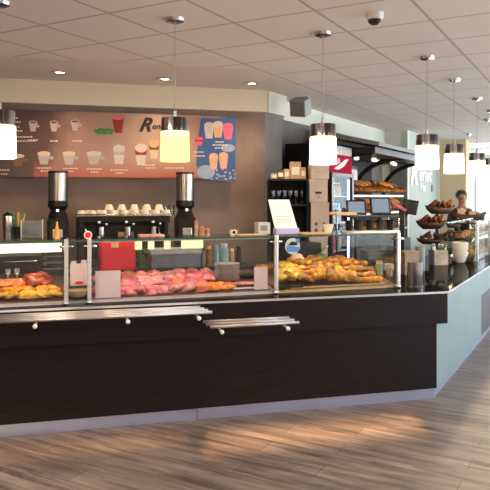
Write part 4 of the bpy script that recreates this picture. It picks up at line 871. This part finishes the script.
for zi, (z, y) in enumerate(((1.182, .2), (1.452, .2), (1.712, .24))):
    for i in range(11):
        x = .15 + i * .25
        if zi == 2 and x < 0: continue
        place(lf if (i + zi) % 3 else lf2, 'bread_loaf', bwp(x, y - (.1 if zi == 2 else 0), z), RZS + pi / 2 + .2 * sin(i), f'{"golden" if (i + zi) % 3 else "dark"} loaf on the {["lowest", "middle", "top"][zi]} wall shelf, {ORD[i]} from the fridge', 'bread', 'loaves on the bread wall', 1.25)
        if zi > 0: place(lf if (i + zi) % 4 else lf2, 'bread_loaf', bwp(x + .1, y + .06, z + .10), RZS + .5 * cos(i), f'{"golden" if (i + zi) % 4 else "dark"} loaf lying on top of others on the {["lowest", "middle", "top"][zi]} wall shelf, {ORD[i]} from the fridge', 'bread', 'loaves on the bread wall', 1.15, (.2 * sin(i), .3))
for i in range(4):
    place(lf2, 'bread_loaf', bwp(.14 + i * .14, .22 + .03 * i, 1.84 + (.10 if i % 2 else 0)), RZS + i, f'dark loaf piled by the fridge on the top wall shelf, {ORD[i]} outward', 'bread', 'dark loaves beside the fridge', 1.3)

# register counter with terminals
p = at(364, 6.85)
mb = MB(); mb.box(-.24, .24, -.2, .2, 0, .93, 'black_matt', bev=.01); mb.box(-.25, .25, -.21, .21, .93, .96, 'granite'); mb.build('register_counter', None, (p.x, p.y, 0), .05, 'black register counter carrying the two screens', 'counter')
def terminal(px, d, pz, w_, h_, label, tilt=-.25, rz_=.1, base=.96, scr='screen'):
    p = at(px, d); zc = zat(pz, d); t = thing('register_screen', label, 'screen', (p.x, p.y, base), rz_)
    mb = MB(); mb.box(-.07, .07, -.07, .07, 0, .03, 'black', bev=.006); mb.tube([(0, .02, .02), (0, .02, zc - base)], .018, 'black', 10); mb.build('stand', t)
    mb = MB(); mb.M = T(0, 0, zc - base) @ RX(tilt); mb.box(-w_ / 2, w_ / 2, -.015, .015, -h_ / 2, h_ / 2, 'black', bev=.006); f = mb.build('bezel', t)
    mb = MB(); mb.M = T(0, 0, zc - base) @ RX(tilt); mb.box(-w_ / 2 + .02, w_ / 2 - .02, -.0165, -.0155, -h_ / 2 + .02, h_ / 2 - .02, scr); mb.build('display', f)
terminal(356, 6.75, 207.5, .215, .16, 'bright register screen in black frame beside the fridge')
terminal(380, 6.8, 206, .22, .19, 'bright register screen in black frame near the red tray')
p = at(410, 7.0); t = thing('customer_display', 'tilted dark tablet display on a black post', 'screen', (p.x, p.y, .90), -.5)
mb = MB(); mb.M = T(0, 0, .67) @ RX(-.2) @ RY(.15); mb.box(-.085, .085, -.01, .01, -.08, .08, 'black', bev=.004); mb.box(-.07, .07, -.0115, -.0095, -.065, .065, 'dark_glass_plastic'); mb.build('tablet', t)
mb = MB(); mb.tube([(-.09, 0, 0), (-.09, 0, .5), (-.02, .02, .62)], .02, 'black', 10); mb.box(-.14, -.03, -.05, .05, 0, .02, 'black', bev=.004); mb.build('post', t)
p = at(399, 6.95); mb = MB(); mb.M = RX(.0) @ RY(.5); mb.box(-.09, .07, -.06, .06, 0, .02, 'red_tray', bev=.005); mb.tube([(.0, 0, 0), (.0, 0, .001)], .002, 'black')
tt = thing('card_reader', 'slanted red topped card reader on a black column', 'card reader', (p.x, p.y, .90), -.3)
mb.M = T(0, 0, .69) @ RY(.5); mb2 = MB(); mb2.M = T(0, 0, .66) @ RY(.5); mb2.box(-.09, .08, -.06, .06, 0, .025, 'red_tray', bev=.005); mb2.build('red_top', tt)
mb2 = MB(); mb2.box(-.0, .06, -.03, .03, 0, .65, 'black', bev=.008); mb2.build('column', tt)
# small steel things between the screens and the rack
t = thing('tap_fitting', 'cluster of chrome taps beside the serving rack', 'tap', (*at(391, 6.2), .90), 0)
mb = MB(); mb.box(-.05, .05, -.05, .05, 0, .45, 'black', bev=.01); mb.build('tower', t)
for i, x in enumerate((-.03, .02, .05)): mb = MB(); mb.tube([(x, -.05, .40), (x, -.10, .42), (x, -.11, .34)], .009, 'chrome', 8); mb.build('spout', t)

# ------------------------------------------------------------------ open worktop by the corner
def spt(px, d, z=.90): p = at(px, d); return (p.x, p.y, z)
t = thing('steel_canister', 'shiny steel canister standing on the black worktop', 'canister', spt(415, 5.52))
mb = MB(); mb.lathe([(.0, 0), (.064, 0), (.066, .004), (.066, .210), (.069, .217), (.061, .217), (.061, .01), (0, .01)], 'canister_steel', 40); mb.build('canister_body', t)
mb = MB(); mb.lathe([(.068, .0), (.069, .012), (.066, .014)], 'steel_brushed', 40); mb.build('base_ring', t)
t = thing('wooden_box', 'brown wooden box behind the steel canister', 'box', spt(408.5, 6.45), .25)
mb = MB(); mb.box(-.08, .08, -.07, .07, 0, .22, 'wood_box', bev=.005); mb.build('box_body', t); mb = MB(); mb.box(-.084, .084, -.074, .074, .22, .235, 'wood_box', bev=.004); mb.build('lid', t)
mb = MB(); mb.lathe([(.05, 0), (.05, .24), (.045, .25), (.045, .02), (0, .02)], 'mid_grey', 24); mb.build('grey_tin', None, spt(420, 6.75), 0, 'round grey tin between wooden box and cutlery holder', 'tin')
t = thing('cutlery_box', 'brushed metal box of napkins and cutlery on the worktop', 'box', spt(438.5, 7.35), .15)
mb = MB()
for a, b_ in ((-.085, -.08), (.08, .085)): mb.box(a, b_, -.07, .07, 0, .17, 'box_metal')
mb.box(-.085, .085, -.07, -.065, 0, .17, 'box_metal'); mb.box(-.085, .085, .065, .07, 0, .17, 'box_metal'); mb.box(-.09, .09, -.065, .065, 0, .01, 'box_metal'); mb.build('box_body', t)
for i in range(14):
    x = -.065 + i * .0098; mb = MB(); a = random.uniform(-.35, .35); mb.M = T(x, random.uniform(-.04, .04), .10) @ RY(a) @ RX(random.uniform(-.3, .3))
    if i % 2: mb.box(-.004, .004, -.002, .002, 0, .12, 'steel'); mb.blob(.011, .004, .016, 'steel', (0, 0, .13), sub=2); mb.build('spoon', t)
    else: mb.box(-.02, .02, -.003, .003, 0, .11, 'white' if i % 4 else 'leaf'); mb.build('napkin', t)
t = thing('tea_light_glass', 'small glass with orange tea light beside the bowls', 'candle', spt(449, 7.35))
mb = MB(); mb.lathe([(.0, 0), (.035, 0), (.05, .06), (.045, .12), (.042, .12), (.046, .06), (.03, .01), (0, .01)], 'tumbler', 20); mb.build('glass_body', t); mb = MB(); mb.cyl(.025, .012, .07, 'meat_orange', 16); mb.build('candle', t)
mb = MB(); mb.lathe([(0, 0), (.05, 0), (.06, .01), (.095, .10), (.098, .13), (.092, .13), (.088, .10), (.05, .012), (0, .012)], 'porcelain', 28); bm_ = mb.mesh('stacked_bowl')
for i, z in enumerate((0, .065, .11)): place(bm_, 'stacked_bowl', spt(460, 7.6, .901 + z), 0, f'cream bowl, {["bottom", "middle", "top"][i]} of the stack near the side display', 'bowl', 'cream bowls stacked on the worktop')
# wicker baskets with loaves
def basket(px, d, z, rx, ry, h_, label, loaves, rz_=0, cat='basket', mat='wicker', stand=None, lm=None):
    p = at(px, d); t = thing('bread_basket', label, cat, (p.x, p.y, z), rz_, 'wicker bread baskets over the worktop')
    mb = MB(); n = 32; vs = []; prof = [(.0, .0), (.55, .0), (.85, .45), (1.0, 1.0), (.94, 1.0), (.78, .45), (.5, .12), (0, .12)]
    for r_, zz in prof:
        for i in range(n):
            a = 2 * pi * i / n; up = .35 * h_ * abs(cos(a)) ** 3 * (zz if r_ else 0)
            vs.append((rx * r_ * cos(a), ry * r_ * sin(a), zz * h_ + up))
    fs = [(j * n + i, j * n + (i + 1) % n, (j + 1) * n + (i + 1) % n, (j + 1) * n + i) for j in range(len(prof) - 1) for i in range(n)]
    mb.add(vs, fs, mat, True); mb.build('basket_body', t)
    if stand: mb = MB(); mb.tube([(0, 0, 0), (0, 0, -stand)], .022, 'wicker', 10); mb.lathe([(.10, -stand), (.10, -stand + .012), (.0, -stand + .02)], 'wicker', 20); mb.build('stand', t)
    R_ = Matrix.Rotation(rz_, 2)
    for i in range(loaves):
        x = (i - (loaves - 1) / 2) / max(1, loaves) * 1.45 * rx; q = R_ @ Vector((x, (.2 * ry) * (-1) ** i))
        place(lf3 if lm is None else lm, 'bread_loaf', (p.x + q.x, p.y + q.y, z + h_ * .75 + .035 * (i % 2) + .02), rz_ + 1.5 + .5 * sin(i * 2), f'brown loaf in the {label.split(",")[0].replace("dark wicker ", "")}, {ORD[i]} from the left', 'bread', 'loaves in wicker baskets', .8, (.35, .5 * sin(i * 2)))
p = at(437, 8.5); zt = zat(214, 8.5)
t = thing('basket_stand', 'dark wooden stem carrying the tiered bread baskets', 'stand', (p.x, p.y, .901))
mb = MB(); mb.tube([(0, 0, 0), (0, 0, zt - .90 + .02)], .022, 'wicker', 10); mb.build('stem', t); mb = MB(); mb.lathe([(.10, 0), (.10, .012), (.0, .02)], 'wicker', 20); mb.build('foot', t)
for zz in (zat(243, 8.3), zat(232, 8.3), zt): mb = MB(); mb.tube([(0, 0, zz - .91), (-.05, -.2, zz - .91)], .012, 'wicker', 8); mb.build('arm', t)
basket(440, 8.3, zat(214, 8.3), .20, .12, .085, 'dark wicker basket of loaves, highest on the tiered stand', 9, .05)
basket(431, 8.25, zat(229, 8.25), .20, .13, .085, 'dark wicker basket of loaves, middle one on the tiered stand', 9, .05)
basket(430, 8.2, zat(244, 8.2), .18, .12, .06, 'dark wicker basket of loaves, lowest on the tiered stand', 5, .05)
basket(455, 9.1, zat(241, 9.1), .30, .08, .06, 'dark wicker long tray of loaves above the bowls', 8, .35, stand=zat(241, 9.1) - .90)
basket(468, 9.9, zat(224, 9.9), .29, .12, .15, 'dark wicker boat shaped basket in front of the person', 3, -.1, stand=zat(224, 9.9) - .90)
for i, (px, py) in enumerate(((461, 209), (472, 211))):
    d = 9.85; p = at(px, d); t = thing('paper_bag', ['tall brown paper bag held before the person', 'shorter reddish paper bag beside the taller bag'][i], 'bag', (p.x, p.y, zat(219, d)), -.1 + i * .2)
    mb = MB(); mb.box(-.055, .055, -.02, .02, 0, .16 - i * .04, 'kraft' if i == 0 else 'wood_mill', bev=.006); mb.build('bag_body', t); mb = MB(); mb.box(-.045, .045, -.022, -.019, .03, .1, 'kraft'); mb.build('print', t)

# side display case
s0 = 2.60; so = C0 + A * s0 - NS * .21
sd = thing('display_case', 'glass display case of rolls on the side counter', 'display case', (so.x, so.y, .90), RZS)
LL = 3.2
mb = MB(); mb.box(0, LL, -.003, .003, .01, .46, 'glass'); mb.build('front_glass', sd)
mb = MB(); mb.box(0, LL, -.003, .33, .46, .47, 'shelf_glass'); mb.build('top_shelf', sd)
mb = MB(); mb.box(-.003, .003, 0, .33, .01, .46, 'shelf_glass'); mb.build('side_glass', sd)
mb = MB(); mb.box(0, LL, .02, .36, 0, .05, 'pastry_tray'); mb.build('deck', sd)
for x in (0, 1.0, 2.1, 3.2): mb = MB(); mb.box(x - .02, x + .02, -.035, -.004, 0, .49, 'trim_metal', bev=.004); mb.build('post', sd)
mb = MB(); mb.box(.02, LL, .10, .33, .25, .26, 'shelf_glass'); mb.build('inner_shelf', sd)
for k, (y, z) in enumerate(((.10, .055), (.25, .075), (.21, .265))):
    for i in range(13):
        q = so + A * (.12 + i * .2) - NS * y; me, nm, lb = PK[(i * 2 + k) % 4]
        place(me, nm, (q.x, q.y, .90 + z), i * 1.3, f'{lb} in the side display, {ORD[i]} from its near end, {["front", "rear", "raised"][k]} row', 'pastry', 'rolls in the side display case', 1.35)

# ------------------------------------------------------------------ person
pd = 11.5; pp = at(461.5, pd)
person = thing('person', 'person with dark hair in a black top standing behind the paper bags', 'person', (pp.x, pp.y, 0), -.15)
def skin(name, verts, edges, radii, mat, parent, sub=2, root=0):
    me = bpy.data.meshes.new(name); me.from_pydata(verts, edges, []); me.update(); me.materials.append(MAT[mat])
    o = bpy.data.objects.new(name, me); C.objects.link(o); o.parent = parent
    bm = bmesh.new(); bm.from_mesh(me); ly = bm.verts.layers.skin.verify()
    for v, r_ in zip(bm.verts, radii):
        v[ly].radius = r_ if isinstance(r_, tuple) else (r_, r_); v[ly].use_root = (v.index == root)
    bm.to_mesh(me); bm.free()
    o.modifiers.new('skin', 'SKIN').use_smooth_shade = True; s = o.modifiers.new('sub', 'SUBSURF'); s.levels = sub; s.render_levels = sub
    return o
V = []; E = []; RR = []
def nv(p, r_, link=None):
    V.append(p); RR.append(r_)
    if link is not None: E.append((link, len(V) - 1))
    return len(V) - 1
pel = nv((0, 0, .95), (.13, .10)); wai = nv((0, 0, 1.10), (.12, .09), pel); che = nv((0, 0, 1.30), (.14, .10), wai); nb = nv((0, .0, 1.45), (.07, .065), che)
nk = nv((0, -.01, 1.53), (.05, .05), nb); h1_ = nv((0, -.03, 1.60), (.062, .07), nk); h2_ = nv((0, -.025, 1.68), (.085, .095), h1_); h3_ = nv((0, -.015, 1.745), (.07, .08), h2_)
for s in (-1, 1):
    sh = nv((s * .16, 0, 1.41), .055, nb); el = nv((s * .23, -.06, 1.16), .042, sh); wr = nv((s * .15, -.30, 1.17), .028, el); hd = nv((s * .13, -.36, 1.18), (.035, .018), wr)
    for k in range(4):
        a = nv((s * (.155 - .018 * k), -.42, 1.185), .009, hd); nv((s * (.15 - .018 * k), -.46 + .006 * abs(k - 1.5), 1.16), .008, a)
    a = nv((s * .095, -.37, 1.20), .010, hd); nv((s * .08, -.40, 1.205), .009, a)
    hp = nv((s * .09, 0, .88), .085, pel); kn = nv((s * .10, -.02, .48), .058, hp); an = nv((s * .10, .01, .09), .038, kn); nv((s * .11, -.13, .035), (.04, .03), an)
skin('body', V, E, RR, 'skin', person)
mb = MB(); mb.blob(.012, .02, .016, 'skin', (0, -.125, 1.655)); mb.build('nose', person)
mb = MB(); 
for s in (-1, 1): mb.blob(.010, .007, .007, 'white', (s * .03, -.108, 1.685)); mb.blob(.005, .005, .005, 'black', (s * .03, -.114, 1.685))
mb.build('eyes', person)
mb = MB(); mb.blob(.022, .006, .006, 'red_tray', (0, -.105, 1.615)); mb.build('mouth', person)
mb = MB()
for s in (-1, 1): mb.blob(.01, .02, .03, 'skin', (s * .082, -.01, 1.665))
mb.build('ears', person)
mb = MB(); mb.blob(.102, .108, .098, 'hair', (0, .022, 1.715), amp=.08); mb.blob(.035, .03, .04, 'hair', (0, .12, 1.70)); mb.build('hair', person)
V = []; E = []; RR = []
pel = nv((0, 0, .90), (.15, .12)); wai = nv((0, 0, 1.10), (.135, .105), pel); che = nv((0, 0, 1.30), (.16, .12), wai); nb = nv((0, 0, 1.43), (.09, .08), che)
for s in (-1, 1): sh = nv((s * .165, 0, 1.405), .068, nb); el = nv((s * .235, -.06, 1.16), .054, sh); nv((s * .155, -.28, 1.17), .040, el)
skin('shirt', V, E, RR, 'black_cloth', person)
V = []; E = []; RR = []
pel = nv((0, 0, .93), (.145, .115))
for s in (-1, 1): hp = nv((s * .09, 0, .86), .095, pel); kn = nv((s * .10, -.02, .48), .07, hp); nv((s * .10, .01, .10), .055, kn)
skin('trousers', V, E, RR, 'black_cloth', person)
mb = MB(); mb.lathe([(.062, 1.48), (.075, 1.45), (.10, 1.43)], 'paper_white', 20, T(0, -.01, 0)); mb.build('collar', person)

# ------------------------------------------------------------------ light
def area(name, loc, rot, sx, sy, e, col):
    l = bpy.data.lights.new(name, 'AREA'); l.shape = 'RECTANGLE'; l.size = sx; l.size_y = sy; l.energy = e; l.color = col
    o = bpy.data.objects.new(name, l); C.objects.link(o); o.location = loc; o.rotation_euler = rot; return o
def aim(o, tgt): o.rotation_euler = (Vector(tgt) - o.location).to_track_quat('-Z', 'Y').to_euler()
o = area('daylight_right', (6.75, 3.4, 1.6), (0, 0, 0), 3.4, 2.0, 85, (.80, .92, 1)); aim(o, (0, 4.0, 1.4))
o = area('daylight_right_far', (9.3, 11.5, 1.6), (0, 0, 0), 11.0, 2.0, 170, (.80, .93, 1)); aim(o, (3.5, 13.5, 1.4))
p = WF0 + dW * (h0 + 2.6); o = area('daylight_far', (p.x, p.y - .15, 1.8), (0, 0, 0), 5.0, 1.8, 120, (.90, .97, 1)); aim(o, (p.x - .5, 5, 1.5))
def pend_light(p): 
    l = bpy.data.lights.new('pendant_bulb', 'POINT'); l.energy = 9; l.color = (1, .74, .45); l.shadow_soft_size = .05
    o = bpy.data.objects.new('pendant_bulb', l); C.objects.link(o); o.location = (p[0], p[1], CEIL - 1.02)
for p in PP: pend_light(p)
sun = bpy.data.lights.new('sun', 'SUN'); sun.energy = 12; sun.angle = R(.7); sun.color = (1, .58, .28)
o = bpy.data.objects.new('sun', sun); C.objects.link(o); o.location = (0, -8, 5); el_ = math.atan(.325)
o.rotation_euler = Vector((0, cos(el_), -sin(el_))).to_track_quat('-Z', 'Y').to_euler()
# added lamps out of view that raise the warm light in the room
for k_, (x, y) in enumerate(((-2.5, .6), (1.2, .6), (4.0, 2.5), (-2.5, 3.0))):
    t = thing('ceiling_light', f'added unseen square ceiling lamp over the customer floor, {ORD[k_]} from the front window wall', 'ceiling light', (x, y - 1.2, CEIL))
    mb = MB(); mb.box(-.3, .3, -.3, .3, -.012, 0, 'white'); mb.build('frame', t); mb = MB(); mb.box(-.27, .27, -.27, .27, -.018, -.012, 'tube_white'); mb.build('diffuser', t)
    area('added_room_lamp', (x, y - 1.2, CEIL - .03), (0, 0, 0), .54, .54, 44, (1, .80, .68))
w = bpy.data.worlds.new('world'); bpy.context.scene.world = w; w.use_nodes = True; w.node_tree.nodes['Background'].inputs[0].default_value = (.86, .94, 1, 1); w.node_tree.nodes['Background'].inputs[1].default_value = 2.2

# ------------------------------------------------------------------ camera
cam = bpy.data.cameras.new('camera'); cam.sensor_width = 36; cam.lens = 36 * FP / 490; cam.shift_y = -(245 - HY) / 490
co = bpy.data.objects.new('camera', cam); C.objects.link(co); co.location = (0, 0, H); co.rotation_euler = (pi / 2, 0, 0)
S = bpy.context.scene; S.camera = co
S.view_settings.view_transform = 'Standard'; S.view_settings.look = 'None'; S.view_settings.gamma = 1; S.view_settings.use_curve_mapping = False; S.view_settings.exposure = .76
S.cycles.max_bounces = 8; S.cycles.transparent_max_bounces = 24
